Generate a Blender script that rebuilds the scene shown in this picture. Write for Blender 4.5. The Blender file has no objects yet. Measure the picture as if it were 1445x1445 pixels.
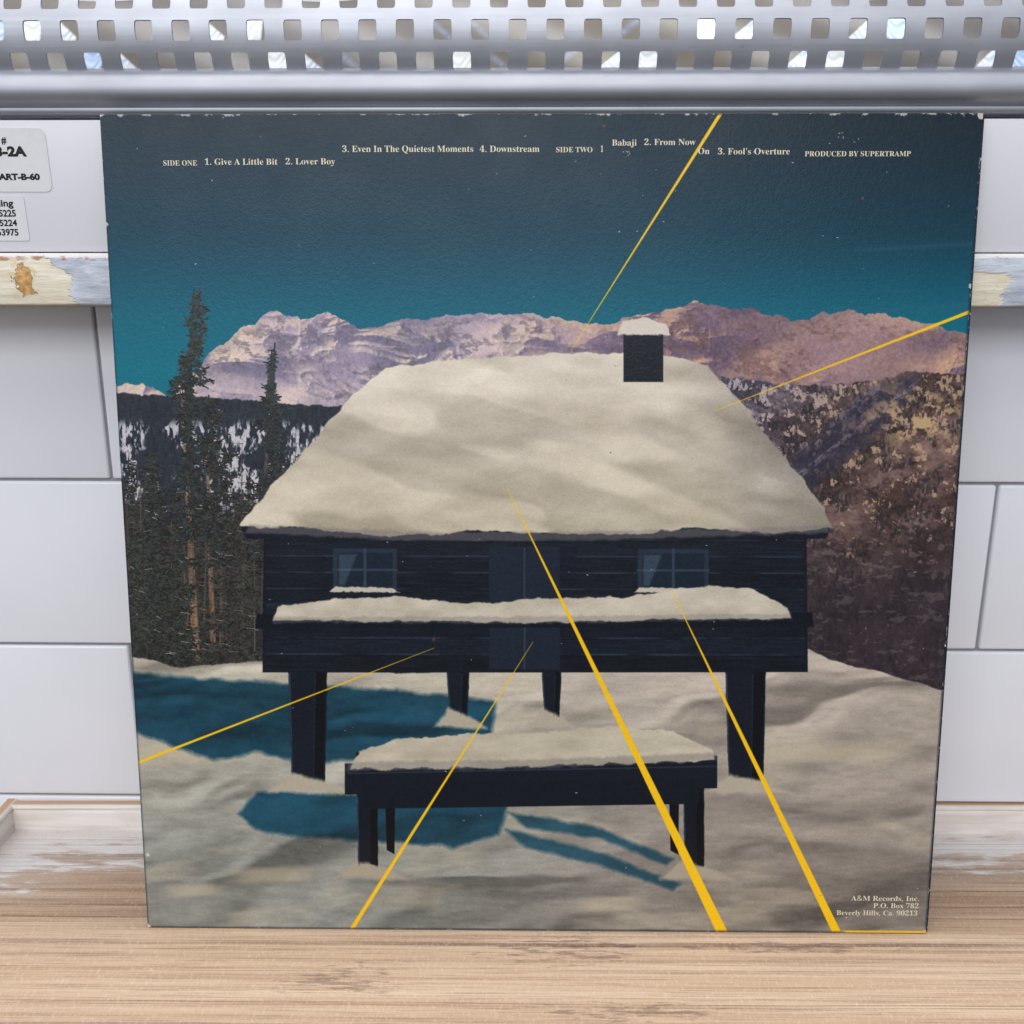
import bpy, bmesh, math, random
import numpy as np
from mathutils import Vector, Matrix

# ------------------------------------------------------------------ camera, world, lights, exposure
scene = bpy.context.scene
COL = scene.collection
random.seed(7)
rng = np.random.default_rng(11)

def camera():
    p, yw, r = 0.26178582, 0.01613379, 0.00049415
    f = Vector((0, math.cos(p), -math.sin(p))); u = Vector((0, math.sin(p), math.cos(p))); x = Vector((1, 0, 0))
    Z = Matrix.Rotation(yw, 3, 'Z'); f, u, x = Z @ f, Z @ u, Z @ x
    X = x * math.cos(r) + u * math.sin(r); U = u * math.cos(r) - x * math.sin(r)
    cd = bpy.data.cameras.new('camera'); co = bpy.data.objects.new('camera', cd); COL.objects.link(co)
    m = Matrix((X, U, -f)).transposed().to_4x4()
    m.translation = (-0.00387533, -0.34481552, 0.26747520)
    co.matrix_world = m
    cd.sensor_fit = 'HORIZONTAL'; cd.sensor_width = 36.0; cd.lens = 36 * 1405.7332 / 1445
    cd.clip_start = 0.01; cd.clip_end = 50
    scene.camera = co
camera()

world = bpy.data.worlds.new('World'); scene.world = world; world.use_nodes = True
def setup_world():
    nt = world.node_tree; bg = nt.nodes['Background']
    tc = nt.nodes.new('ShaderNodeTexCoord'); sp = nt.nodes.new('ShaderNodeSeparateXYZ')
    mr = nt.nodes.new('ShaderNodeMapRange'); mr.inputs[1].default_value = -1; mr.inputs[2].default_value = 1
    cr = nt.nodes.new('ShaderNodeValToRGB')
    nt.links.new(tc.outputs['Generated'], sp.inputs[0]); nt.links.new(sp.outputs['Z'], mr.inputs[0])
    nt.links.new(mr.outputs[0], cr.inputs[0]); nt.links.new(cr.outputs[0], bg.inputs[0])
    e = cr.color_ramp.elements
    e[0].position = 0.0; e[0].color = (.24, .23, .225, 1)
    e[1].position = 1.0; e[1].color = (.62, .65, .72, 1)
    for pos, c in ((.36, (.24, .235, .24, 1)), (.52, (.44, .45, .485, 1)), (.72, (.55, .58, .64, 1))):
        n = e.new(pos); n.color = c
    bg.inputs[1].default_value = WORLD_STRENGTH
WORLD_STRENGTH = 0.95
setup_world()

def area(name, loc, target, sx, sy, power, col=(1, 1, 1)):
    l = bpy.data.lights.new(name, 'AREA'); l.shape = 'RECTANGLE'; l.size = sx; l.size_y = sy; l.energy = power; l.color = col
    o = bpy.data.objects.new(name, l); COL.objects.link(o); o.location = loc
    o.rotation_euler = (Vector(target) - Vector(loc)).to_track_quat('-Z', 'Y').to_euler()
    return o
area('ceiling_and_fill_light', (-0.25, -0.75, 1.55), (0, 0.05, 0.15), 1.7, 0.7, 9, (1, .975, .94))
area('ceiling_and_fill_light', (-0.45, -2.5, 1.36), (0, 0.05, 0.15), 2.4, 0.9, 34, (.96, .98, 1))
area('ceiling_and_fill_light', (0.0, 0.12, 1.30), (0, 0.06, 0.30), 1.2, 0.2, 11, (.97, .985, 1))  # unseen lamp added overhead to brighten the sheet behind the holes

scene.view_settings.view_transform = 'Standard'; scene.view_settings.look = 'None'
scene.view_settings.exposure = 0.05; scene.view_settings.gamma = 1.0
scene.view_settings.use_curve_mapping = False

# ------------------------------------------------------------------ helpers
def lin(c):
    c = np.asarray(c, float) / 255.0
    return tuple(np.where(c <= .04045, c / 12.92, ((c + .055) / 1.055) ** 2.4)) + (1.0,)

class Mat:
    """small node builder"""
    def __init__(s, name, rough=.5, metal=0., spec=.5):
        s.m = bpy.data.materials.new(name); s.m.use_nodes = True; s.nt = s.m.node_tree
        s.b = s.nt.nodes['Principled BSDF']
        s.b.inputs['Roughness'].default_value = rough; s.b.inputs['Metallic'].default_value = metal
        s.b.inputs['Specular IOR Level'].default_value = spec
        s._obj = None
    def n(s, t, **k):
        d = s.nt.nodes.new(t)
        for a, b in k.items(): setattr(d, a, b)
        return d
    def link(s, a, b): s.nt.links.new(a, b)
    def obj(s, scale=(1, 1, 1), loc=(0, 0, 0)):
        tc = s.n('ShaderNodeTexCoord'); mp = s.n('ShaderNodeMapping')
        mp.inputs['Scale'].default_value = scale; mp.inputs['Location'].default_value = loc
        s.link(tc.outputs['Object'], mp.inputs['Vector']); return mp.outputs[0]
    def noise(s, scale=(1, 1, 1), sc=1., det=4., rough=.55, dist=0., loc=(0, 0, 0)):
        n = s.n('ShaderNodeTexNoise'); s.link(s.obj(scale, loc), n.inputs['Vector'])
        n.inputs['Scale'].default_value = sc; n.inputs['Detail'].default_value = det
        n.inputs['Roughness'].default_value = rough; n.inputs['Distortion'].default_value = dist
        return n.outputs['Fac']
    def ramp(s, fac, stops, interp='LINEAR'):
        r = s.n('ShaderNodeValToRGB'); r.color_ramp.interpolation = interp; e = r.color_ramp.elements
        for i, (p, c) in enumerate(stops):
            x = e[i] if i < 2 else e.new(p)
            x.position = p; x.color = c if hasattr(c, '__len__') else (c, c, c, 1)
        s.link(fac, r.inputs[0]); return r.outputs[0]
    def math(s, op, a, b=None, clamp=False):
        m = s.n('ShaderNodeMath', operation=op); m.use_clamp = clamp
        for i, v in enumerate((a, b)):
            if v is None: continue
            if isinstance(v, (int, float)): m.inputs[i].default_value = v
            else: s.link(v, m.inputs[i])
        return m.outputs[0]
    def smooth(s, v, lo, hi):
        m = s.n('ShaderNodeMapRange', interpolation_type='SMOOTHSTEP')
        s.link(v, m.inputs[0]); m.inputs[1].default_value = lo; m.inputs[2].default_value = hi; return m.outputs[0]
    def mix(s, fac, a, b, mode='MIX'):
        m = s.n('ShaderNodeMix', data_type='RGBA', blend_type=mode)
        for i, v in ((0, fac), (6, a), (7, b)):
            if isinstance(v, (int, float)) and i == 0: m.inputs[0].default_value = v
            elif isinstance(v, tuple): m.inputs[i].default_value = v
            else: s.link(v, m.inputs[i])
        return m.outputs[2]
    def xyz(s):
        tc = s.n('ShaderNodeTexCoord'); sp = s.n('ShaderNodeSeparateXYZ'); s.link(tc.outputs['Object'], sp.inputs[0]); return sp.outputs
    def color(s, c):
        if isinstance(c, tuple): s.b.inputs['Base Color'].default_value = c
        else: s.link(c, s.b.inputs['Base Color'])
    def rough(s, v): s.link(v, s.b.inputs['Roughness'])
    def bump(s, h, dist, strength=1.):
        b = s.n('ShaderNodeBump'); b.inputs['Distance'].default_value = dist; b.inputs['Strength'].default_value = strength
        s.link(h, b.inputs['Height']); s.link(b.outputs[0], s.b.inputs['Normal'])

def obj_bm(name, bm, mat, parent=None, smooth=None):
    me = bpy.data.meshes.new(name); bm.to_mesh(me); bm.free()
    return obj_me(name, me, mat, parent, smooth)
def obj_me(name, me, mat, parent=None, smooth=None):
    for m in (mat if isinstance(mat, (list, tuple)) else [mat]): me.materials.append(m)
    o = bpy.data.objects.new(name, me); COL.objects.link(o)
    if parent: o.parent = parent
    if smooth is not None:
        for p in me.polygons: p.use_smooth = True
        if smooth: me.set_sharp_from_angle(angle=math.radians(smooth))
    return o
def thing(name, label, cat, loc=(0, 0, 0), rot=(0, 0, 0), group=None):
    o = bpy.data.objects.new(name, None); o.empty_display_size = .02; COL.objects.link(o)
    o.location = loc; o.rotation_euler = rot
    return tag(o, label, cat, group)
def tag(o, label, cat, group=None, kind=None):
    o['label'] = label; o['category'] = cat
    if group: o['group'] = group
    if kind: o['kind'] = kind
    return o
def add_box(bm, x0, x1, y0, y1, z0, z1, bev=0., seg=2):
    r = bmesh.ops.create_cube(bm, size=1)
    for v in r['verts']:
        v.co = ((x0 + x1) / 2 + v.co.x * (x1 - x0), (y0 + y1) / 2 + v.co.y * (y1 - y0), (z0 + z1) / 2 + v.co.z * (z1 - z0))
    if bev:
        es = list({e for v in r['verts'] for e in v.link_edges})
        bmesh.ops.bevel(bm, geom=es, offset=bev, segments=seg, profile=.5, affect='EDGES')
def extrude_profile(bm, pts, x0, x1, nx=60, jitter=0.0):
    """pts (y, z) open polyline swept along x"""
    rows = []
    for i in range(nx + 1):
        x = x0 + (x1 - x0) * i / nx
        rows.append([bm.verts.new((x, y + jitter * math.sin(x * 40 + k), z)) for k, (y, z) in enumerate(pts)])
    for a, b in zip(rows, rows[1:]):
        for k in range(len(pts) - 1): bm.faces.new((a[k], b[k], b[k + 1], a[k + 1]))
def catmull(P, n=5):
    P = [Vector(p) for p in P]; Q = [P[0] * 2 - P[1]] + P + [P[-1] * 2 - P[-2]]; out = []
    for i in range(1, len(Q) - 2):
        a, b, c, d = Q[i - 1:i + 3]
        for j in range(n):
            t = j / n
            out.append(.5 * ((2 * b) + (c - a) * t + (2 * a - 5 * b + 4 * c - d) * t * t + (3 * b - a - 3 * c + d) * t ** 3))
    return out + [Q[-2]]

# ------------------------------------------------------------------ materials of the setting
def mat_tile():
    m = Mat('glazed_white_tile', .2, 0, .5)
    n = m.noise((1, 1, 1), 18, 3)
    m.color(m.mix(n, lin((222, 223, 229)), lin((231, 232, 238))))
    m.rough(m.ramp(m.noise((1, 1, 1), 60, 3), ((.3, .16), (.7, .27))))
    m.bump(m.noise((1, 1, 1), 22, 2), .0006, .35)
    return m.m
def mat_grout():
    m = Mat('grey_grout', .9)
    m.color(m.mix(m.noise((1, 1, 1), 300, 4), lin((120, 122, 126)), lin((152, 153, 156))))
    return m.m
def mat_shelf_wood():
    m = Mat('worn_pale_wood', .55, 0, .35)
    X = m.xyz()
    warp = m.noise((1.6, 9, 9), 1, 3)
    g1 = m.noise((2.2, 95, 95), 1, 5, .6, .25)
    g2 = m.noise((5, 420, 420), 1, 4, .65, .15, (3, 1, 0))
    broad = m.noise((1.2, 22, 22), 1, 3, .5, .3, (7, 2, 0))
    base = m.mix(m.ramp(broad, ((.35, 0), (.68, 1))), lin((186, 158, 131)), lin((163, 133, 106)))
    base = m.mix(m.ramp(g1, ((.42, 0), (.62, .55))), base, lin((212, 188, 163)))
    base = m.mix(m.ramp(g2, ((.48, 0), (.70, .62))), base, lin((132, 100, 76)))
    pore = m.noise((26, 1500, 1500), 1, 3, .6, .05, (2, 7, 0))
    base = m.mix(m.ramp(pore, ((.53, 0), (.66, .5))), base, lin((120, 90, 68)))
    # sharp growth lines along the board
    wy = m.math('ADD', m.math('MULTIPLY', X['Y'], 1.0), m.math('MULTIPLY', warp, .012))
    wv = m.n('ShaderNodeTexNoise', noise_dimensions='1D'); m.link(wy, wv.inputs['W'])
    wv.inputs['Scale'].default_value = 260; wv.inputs['Detail'].default_value = 3
    lines = m.ramp(wv.outputs[0], ((.37, 1), (.41, 0)))
    lines = m.math('MULTIPLY', lines, m.ramp(m.noise((9, 60, 60), 1, 3, .6), ((.35, .1), (.6, .75))))
    base = m.mix(lines, base, lin((112, 82, 64)))
    # short cross fibres raised by sanding
    fib = m.noise((900, 420, 420), 1, 3, .65, .8)
    base = m.mix(m.ramp(fib, ((.5, 0), (.72, .32))), base, lin((218, 198, 178)))
    # dark marks where things were dragged
    st = m.noise((70, 420, 420), 1, 5, .7, .1, (1.3, 0, 0))
    def blob(cx, cy, rx, ry):
        dx = m.math('DIVIDE', m.math('SUBTRACT', X['X'], cx), rx); dy = m.math('DIVIDE', m.math('SUBTRACT', X['Y'], cy), ry)
        d = m.math('ADD', m.math('MULTIPLY', dx, dx), m.math('MULTIPLY', dy, dy))
        return m.math('SUBTRACT', 1.0, m.math('MINIMUM', d, 1.0))
    area_ = m.math('MAXIMUM', m.math('MAXIMUM', blob(.012, -.0115, .045, .012), blob(.1, -.0095, .05, .006)), m.math('MAXIMUM', blob(.03, -.044, .05, .007), blob(-.075, -.028, .03, .012)))
    mark = m.math('MULTIPLY', m.smooth(m.math('ADD', st, m.math('MULTIPLY', area_, .18)), .62, .74), m.math('MINIMUM', m.math('MULTIPLY', area_, 3), 1.0))
    base = m.mix(m.math('MULTIPLY', mark, .55), base, lin((96, 74, 68)))
    specks = m.ramp(m.noise((60, 260, 260), 1, 2, .5, .6, (4, 4, 0)), ((.74, 0), (.79, .45)))
    base = m.mix(specks, base, lin((104, 78, 62)))
    # whitewash kept towards the back and the left end
    yb = m.smooth(X['Y'], .022, .064)
    xl = m.smooth(X['X'], -.175, -.245)
    xl = m.math('MULTIPLY', xl, m.smooth(X['Y'], .005, .04))
    edge = m.math('MAXIMUM', yb, xl)
    wn = m.math('ADD', m.math('MULTIPLY', m.noise((10, 110, 110), 1, 5, .65, .3, (5, 0, 0)), .6), m.math('MULTIPLY', m.noise((70, 260, 260), 1, 4, .6), .4))
    wash = m.smooth(m.math('ADD', wn, m.math('MULTIPLY', edge, .24)), .60, .74)
    wash = m.math('MULTIPLY', wash, m.math('MINIMUM', m.math('MULTIPLY', edge, 4), 1.0))
    col = m.mix(m.math('MULTIPLY', wash, .9), base, lin((233, 231, 231)))
    thin = m.math('MULTIPLY', edge, .38)
    col = m.mix(thin, col, lin((216, 207, 203)))
    m.color(col)
    h = m.math('ADD', m.math('MULTIPLY', fib, .5), m.math('SUBTRACT', m.math('MULTIPLY', wash, .5), m.math('MULTIPLY', lines, .8)))
    m.bump(m.math('ADD', h, g2), .0005, .75)
    m.rough(m.ramp(wash, ((0, .6), (1, .38))))
    return m.m
def mat_lip():
    """whitewashed strip, paint rubbed off its top"""
    m = Mat('chipped_white_paint_on_wood', .45, 0, .4)
    tc = m.n('ShaderNodeTexCoord'); ge = m.n('ShaderNodeNewGeometry')
    X = m.xyz()
    top = m.math('ADD', X['Z'], m.math('MULTIPLY', m.noise((30, 80, 80), 1, 4), .0016))
    bare = m.math('MULTIPLY', m.smooth(top, .0121, .0125), m.smooth(X['Y'], .0012, .0022))
    wood = m.mix(m.noise((6, 300, 300), 1, 4), lin((206, 172, 138)), lin((184, 146, 108)))
    pn = m.noise((22, 170, 170), 1, 5, .62, .3)
    paint = m.mix(m.ramp(pn, ((.4, 0), (.66, .8))), lin((228, 222, 217)), lin((204, 192, 182)))
    groove = m.ramp(m.math('ADD', X['Z'], m.math('MULTIPLY', m.noise((16, 20, 20), 1, 3), .0012)), ((.0101, 0), (.0104, .75), (.0107, .0)))
    paint = m.mix(m.math('MULTIPLY', groove, m.ramp(m.noise((14, 5, 5), 1, 3), ((.4, 0), (.55, 1)))), paint, lin((172, 140, 118)))
    chip = m.ramp(m.noise((60, 130, 130), 1, 4, .6, .5, (8, 3, 2)), ((.7, 0), (.74, .8)))
    paint = m.mix(chip, paint, lin((150, 122, 104)))
    m.color(m.mix(bare, paint, wood))
    m.bump(m.math('ADD', pn, m.math('MULTIPLY', chip, -.6)), .0005, .6)
    return m.m
def mat_rail():
    m = Mat('flaking_paint_on_wood', .6, 0, .35)
    X = m.xyz()
    edge = m.noise((60, 60, 110), 1, 5, .62, .3)
    big = m.math('MULTIPLY', m.math('SUBTRACT', edge, .5), .03)
    def inside(ax, s):   # signed side of a ragged border near x = ax
        return m.math('MULTIPLY', m.math('SUBTRACT', m.math('ADD', X['X'], big), ax), s)
    slope = m.math('MULTIPLY', m.math('SUBTRACT', X['Z'], .2545), -.7)
    xs = m.math('ADD', m.math('ADD', X['X'], big), m.math('MULTIPLY', slope, -1))
    # grey-blue paint spans the middle, cream paint both ends
    left = m.smooth(xs, -.1782, -.1772)
    low = m.math('ADD', X['Z'], m.math('MULTIPLY', m.math('SUBTRACT', m.noise((45, 45, 90), 1, 4, .6, 0, (3, 1, 1)), .5), .008))
    lowcream = m.math('MULTIPLY', m.smooth(low, .2579, .2571), m.math('MULTIPLY', m.smooth(X['X'], .150, .153), m.smooth(m.math('ADD', X['X'], big), .1765, .174)))
    gmask = m.math('MULTIPLY', left, m.math('SUBTRACT', 1.0, lowcream))
    fine = m.noise((55, 200, 260), 1, 5, .7, .3)
    grey = m.mix(m.ramp(fine, ((.36, 0), (.66, 1))), lin((164, 170, 184)), lin((214, 218, 228)))
    cream = m.mix(m.ramp(m.noise((40, 160, 260), 1, 5, .68, .2, (1, 5, 2)), ((.36, 0), (.62, 1))), lin((208, 197, 172)), lin((232, 226, 208)))
    crack = m.ramp(m.noise((160, 300, 300), 1, 5, .7, .8, (2, 2, 7)), ((.62, 0), (.69, .6)))
    cream = m.mix(m.math('MULTIPLY', crack, m.ramp(m.noise((30, 30, 60), 1, 3, .5, 0, (9, 1, 1)), ((.42, 0), (.6, 1)))), cream, lin((116, 96, 74)))
    col = m.mix(gmask, cream, grey)
    pit = m.ramp(m.noise((140, 320, 320), 1, 4, .6, .3, (1, 8, 4)), ((.70, 0), (.75, .45)))
    col = m.mix(pit, col, lin((132, 122, 112)))
    # bare ochre patch
    dx = m.math('DIVIDE', m.math('SUBTRACT', X['X'], -.1939), .0036); dz = m.math('DIVIDE', m.math('SUBTRACT', X['Z'], .2547), .0052)
    dd = m.math('SQRT', m.math('ADD', m.math('MULTIPLY', dx, dx), m.math('MULTIPLY', dz, dz)))
    dd = m.math('ADD', dd, m.math('MULTIPLY', m.math('SUBTRACT', m.noise((330, 330, 330), 1, 4, .6, .6), .5), 2.2))
    och = m.smooth(dd, 1.02, .9)
    ochc = m.mix(m.ramp(m.noise((420, 420, 500), 1, 4, .6), ((.4, 0), (.65, 1))), lin((178, 128, 68)), lin((214, 178, 124)))
    col = m.mix(och, col, ochc)
    halo = m.math('MULTIPLY', m.smooth(dd, 2.0, 1.1), m.ramp(m.noise((260, 260, 400), 1, 4, .6, .2, (4, 4, 4)), ((.52, 0), (.62, .6))))
    col = m.mix(halo, col, lin((214, 180, 118)))
    # white upper arris with rust-coloured chips, dirty lower arris
    wob = m.math('MULTIPLY', m.noise((70, 70, 70), 1, 3), .0014)
    zt = m.math('ADD', X['Z'], wob)
    col = m.mix(m.smooth(zt, .2632, .2637), col, lin((234, 232, 232)))
    chips = m.math('MULTIPLY', m.math('MULTIPLY', m.smooth(zt, .2622, .2626), m.smooth(zt, .2643, .2637)), m.ramp(m.noise((75, 40, 120), 1, 4, .6, 0, (6, 0, 3)), ((.52, 0), (.58, .85))))
    col = m.mix(chips, col, lin((164, 104, 74)))
    dirt = m.math('MULTIPLY', m.math('MULTIPLY', m.smooth(m.math('SUBTRACT', X['Z'], m.math('MULTIPLY', wob, .7)), .2458, .2448), m.smooth(X['Y'], .0392, .0386)), .8)
    col = m.mix(dirt, col, lin((120, 104, 88)))
    m.color(col)
    m.bump(m.math('ADD', m.math('ADD', fine, m.math('MULTIPLY', gmask, .5)), m.math('MULTIPLY', m.math('ADD', pit, och), -1.0)), .0007, .8)
    return m.m
def mat_white_board():
    m = Mat('white_laminate', .38, 0, .4)
    m.color(m.mix(m.noise((3, 3, 9), 3, 4), lin((209, 209, 213)), lin((216, 216, 221))))
    m.bump(m.noise((60, 60, 60), 3, 2), .0002, .2)
    return m.m
def mat_metal(name, rough):
    m = Mat(name, rough, 1.0)
    br = m.noise((5, 500, 500), 1, 4, .6)
    blot = m.noise((30, 60, 90), 1, 4, .6)
    c = m.mix(m.ramp(blot, ((.35, 0), (.7, 1))), lin((164, 166, 174)), lin((177, 179, 187)))
    sp = m.ramp(m.noise((240, 520, 520), 1, 3, .6, .4), ((.70, 0), (.75, .35)))
    c = m.mix(sp, c, lin((118, 120, 126)))
    m.color(c)
    m.rough(m.math('ADD', m.math('MULTIPLY', br, .16), rough - .08))
    m.bump(m.math('ADD', br, m.math('MULTIPLY', sp, -.5)), .00012, .35)
    return m.m
def mat_plain(name, c, rough=.6, spec=.3):
    m = Mat(name, rough, 0, spec)
    m.color(m.mix(m.noise((1, 1, 1), 400, 3), lin(c), lin(tuple(min(255, x * 1.05 + 2) for x in c))))
    return m.m

# ------------------------------------------------------------------ tiled wall
DW = .075; PITCH = .07706; TW = .1534; GAP = .0013
def build_wall():
    bm = bmesh.new()
    z3 = .01428
    for r in range(-1, 5):
        z0 = z3 + r * PITCH
        off = -.18524 if r % 2 == 0 else .1985
        k0 = math.floor((-.42 - off) / TW)
        for k in range(k0, k0 + 7):
            x0 = off + k * TW
            dy = random.uniform(-.00015, .00015)
            add_box(bm, x0 + GAP / 2, x0 + TW - GAP / 2, DW + dy, DW + .008, z0 + GAP / 2, z0 + PITCH - GAP / 2, .0011, 3)
    w = tag(obj_bm('wall', bm, mat_tile(), None, 35), 'glossy white rectangular tile wall in running bond behind the record sleeve', 'wall', kind='structure')
    g = bmesh.new(); add_box(g, -.45, .62, DW + .0017, DW + .006, -.06, .40)
    obj_bm('grout', g, mat_grout(), w)
build_wall()

# ------------------------------------------------------------------ wooden tray shelf
def build_shelf():
    t = thing('wooden_shelf', 'pale worn wooden tray shelf with whitewash at the back and a raised lip', 'shelf', (0, 0, 0), (0, 0, .0085))
    wood = mat_shelf_wood(); lip = mat_lip()
    bm = bmesh.new(); add_box(bm, -.264, .36, -.085, .0735, -.018, 0, .0015)
    obj_bm('board', bm, wood, t, 35)
    bm = bmesh.new()
    prof = [(0.0, -.004), (-.0004, .0045), (-.0002, .0088), (.0002, .0100), (.0005, .0103), (.0000, .0107), (.0000, .0115), (.0008, .0122), (.0020, .0124), (.0052, .0122), (.0054, -.004)]
    extrude_profile(bm, prof, -.2490, .36, 120, .00012)
    bmesh.ops.recalc_face_normals(bm, faces=bm.faces)
    o = obj_bm('back_lip', bm, lip, t, 50); o.location = (0, .0703, .0009); o.rotation_euler = (0, -.0042, 0)
    bm = bmesh.new()
    extrude_profile(bm, prof, -.095, .16, 60, .00012)
    bmesh.ops.recalc_face_normals(bm, faces=bm.faces)
    o = obj_bm('side_lip', bm, lip, t, 50); o.rotation_euler = (0, 0, math.pi / 2); o.location = (-.2452, -.0827, 0)
build_shelf()

# ------------------------------------------------------------------ painted rail, white board, stickers
def build_rail():
    bm = bmesh.new(); add_box(bm, -.34, .34, .0375, .0715, .2447, .2645, .0012, 3)
    o = obj_bm('wooden_rail', bm, mat_rail(), None, 40)
    tag(o, 'narrow wooden rail with flaking cream and grey blue paint beneath the white board', 'rail')
    bm = bmesh.new(); add_box(bm, -.34, .34, 0.0393, .0700, .2649, .3114, .0007, 3)
    o = obj_bm('white_board', bm, mat_white_board(), None, 40)
    tag(o, 'plain white board carrying stickers, between metal shelf edge and painted rail', 'board')
build_rail()

BFONT = None
def sans_mesh(bm, s, right, base, cap, width, y, bold=.03):
    """built-in sans lettering flattened into bm on the plane y"""
    c = bpy.data.curves.new('lettering', 'FONT'); c.body = s; c.size = 1; c.offset = bold; c.resolution_u = 4
    o = bpy.data.objects.new('lettering', c); COL.objects.link(o); bpy.context.view_layer.update()
    me = bpy.data.meshes.new_from_object(o.evaluated_get(bpy.context.evaluated_depsgraph_get()))
    bpy.data.objects.remove(o)
    co = np.array([v.co[:] for v in me.vertices]); x0, x1 = co[:, 0].min(), co[:, 0].max()
    k = width / (x1 - x0); kz = cap / .73
    vs = [bm.verts.new((right + (v[0] - x1) * k, y, base + v[1] * kz)) for v in co]
    for p in me.polygons:
        try: bm.faces.new([vs[i] for i in p.vertices])
        except ValueError: pass
    bpy.data.meshes.remove(me)
def rounded_sheet(bm, corners, rad, y, thick):
    """corners TL, TR, BR, BL as (x, z)"""
    pts = []
    n = len(corners)
    for i in range(n):
        p, a, b = Vector(corners[i]), Vector(corners[i - 1]), Vector(corners[(i + 1) % n])
        u, w = (a - p).normalized() * rad, (b - p).normalized() * rad
        for j in range(7):
            t = j / 6; pts.append((p + u) * (1 - t) ** 2 + p * 2 * t * (1 - t) + (p + w) * t * t)
    f = [bm.verts.new((q.x, y, q.y)) for q in pts]; g = [bm.verts.new((q.x, y + thick, q.y)) for q in pts]
    bm.faces.new(f); m = len(f)
    for i in range(m): bm.faces.new((f[i], g[i], g[(i + 1) % m], f[(i + 1) % m]))
    bmesh.ops.recalc_face_normals(bm, faces=bm.faces)
def build_stickers():
    paper = mat_plain('sticker_paper', (205, 205, 208), .5, .3); ink = mat_plain('black_ink', (16, 16, 17), .5, .3)
    Y = .03922
    bm = bmesh.new(); rounded_sheet(bm, [(-.245, .3090), (-.1806, .3086), (-.1800, .2864), (-.245, .2866)], .003, Y - .0002, .00025)
    s = obj_bm('sticker', bm, paper); tag(s, 'large rounded white sticker on the white board reading 3-2A', 'sticker', 'stickers on the white board')
    b = bmesh.new(); y = Y - .00026
    sans_mesh(b, '#', -.1950, .3033, .0024, .0019, y, .035)
    sans_mesh(b, '3-2A', -.1880, .2990, .0033, .0117, y, .055)
    sans_mesh(b, 'MART-B-60', -.1842, .2907, .00215, .0179, y, .055)
    obj_bm('lettering', b, ink, s)
    bm = bmesh.new(); rounded_sheet(bm, [(-.245, .2852), (-.1912, .2850), (-.1908, .2689), (-.245, .2693)], .0012, Y - .0002, .00025)
    s = obj_bm('sticker', bm, paper); tag(s, 'smaller white sticker just above the painted rail with lines of numbers', 'sticker', 'stickers on the white board')
    b = bmesh.new()
    sans_mesh(b, 'iling', -.1953, .2813, .0025, .0064, y, .03)
    sans_mesh(b, '5225', -.1948, .2777, .0024, .0064, y, .03)
    sans_mesh(b, '5224', -.1948, .2743, .0023, .0066, y, .03)
    sans_mesh(b, '53975', -.1947, .2709, .0024, .0080, y, .03)
    obj_bm('lettering', b, ink, s)
build_stickers()

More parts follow.
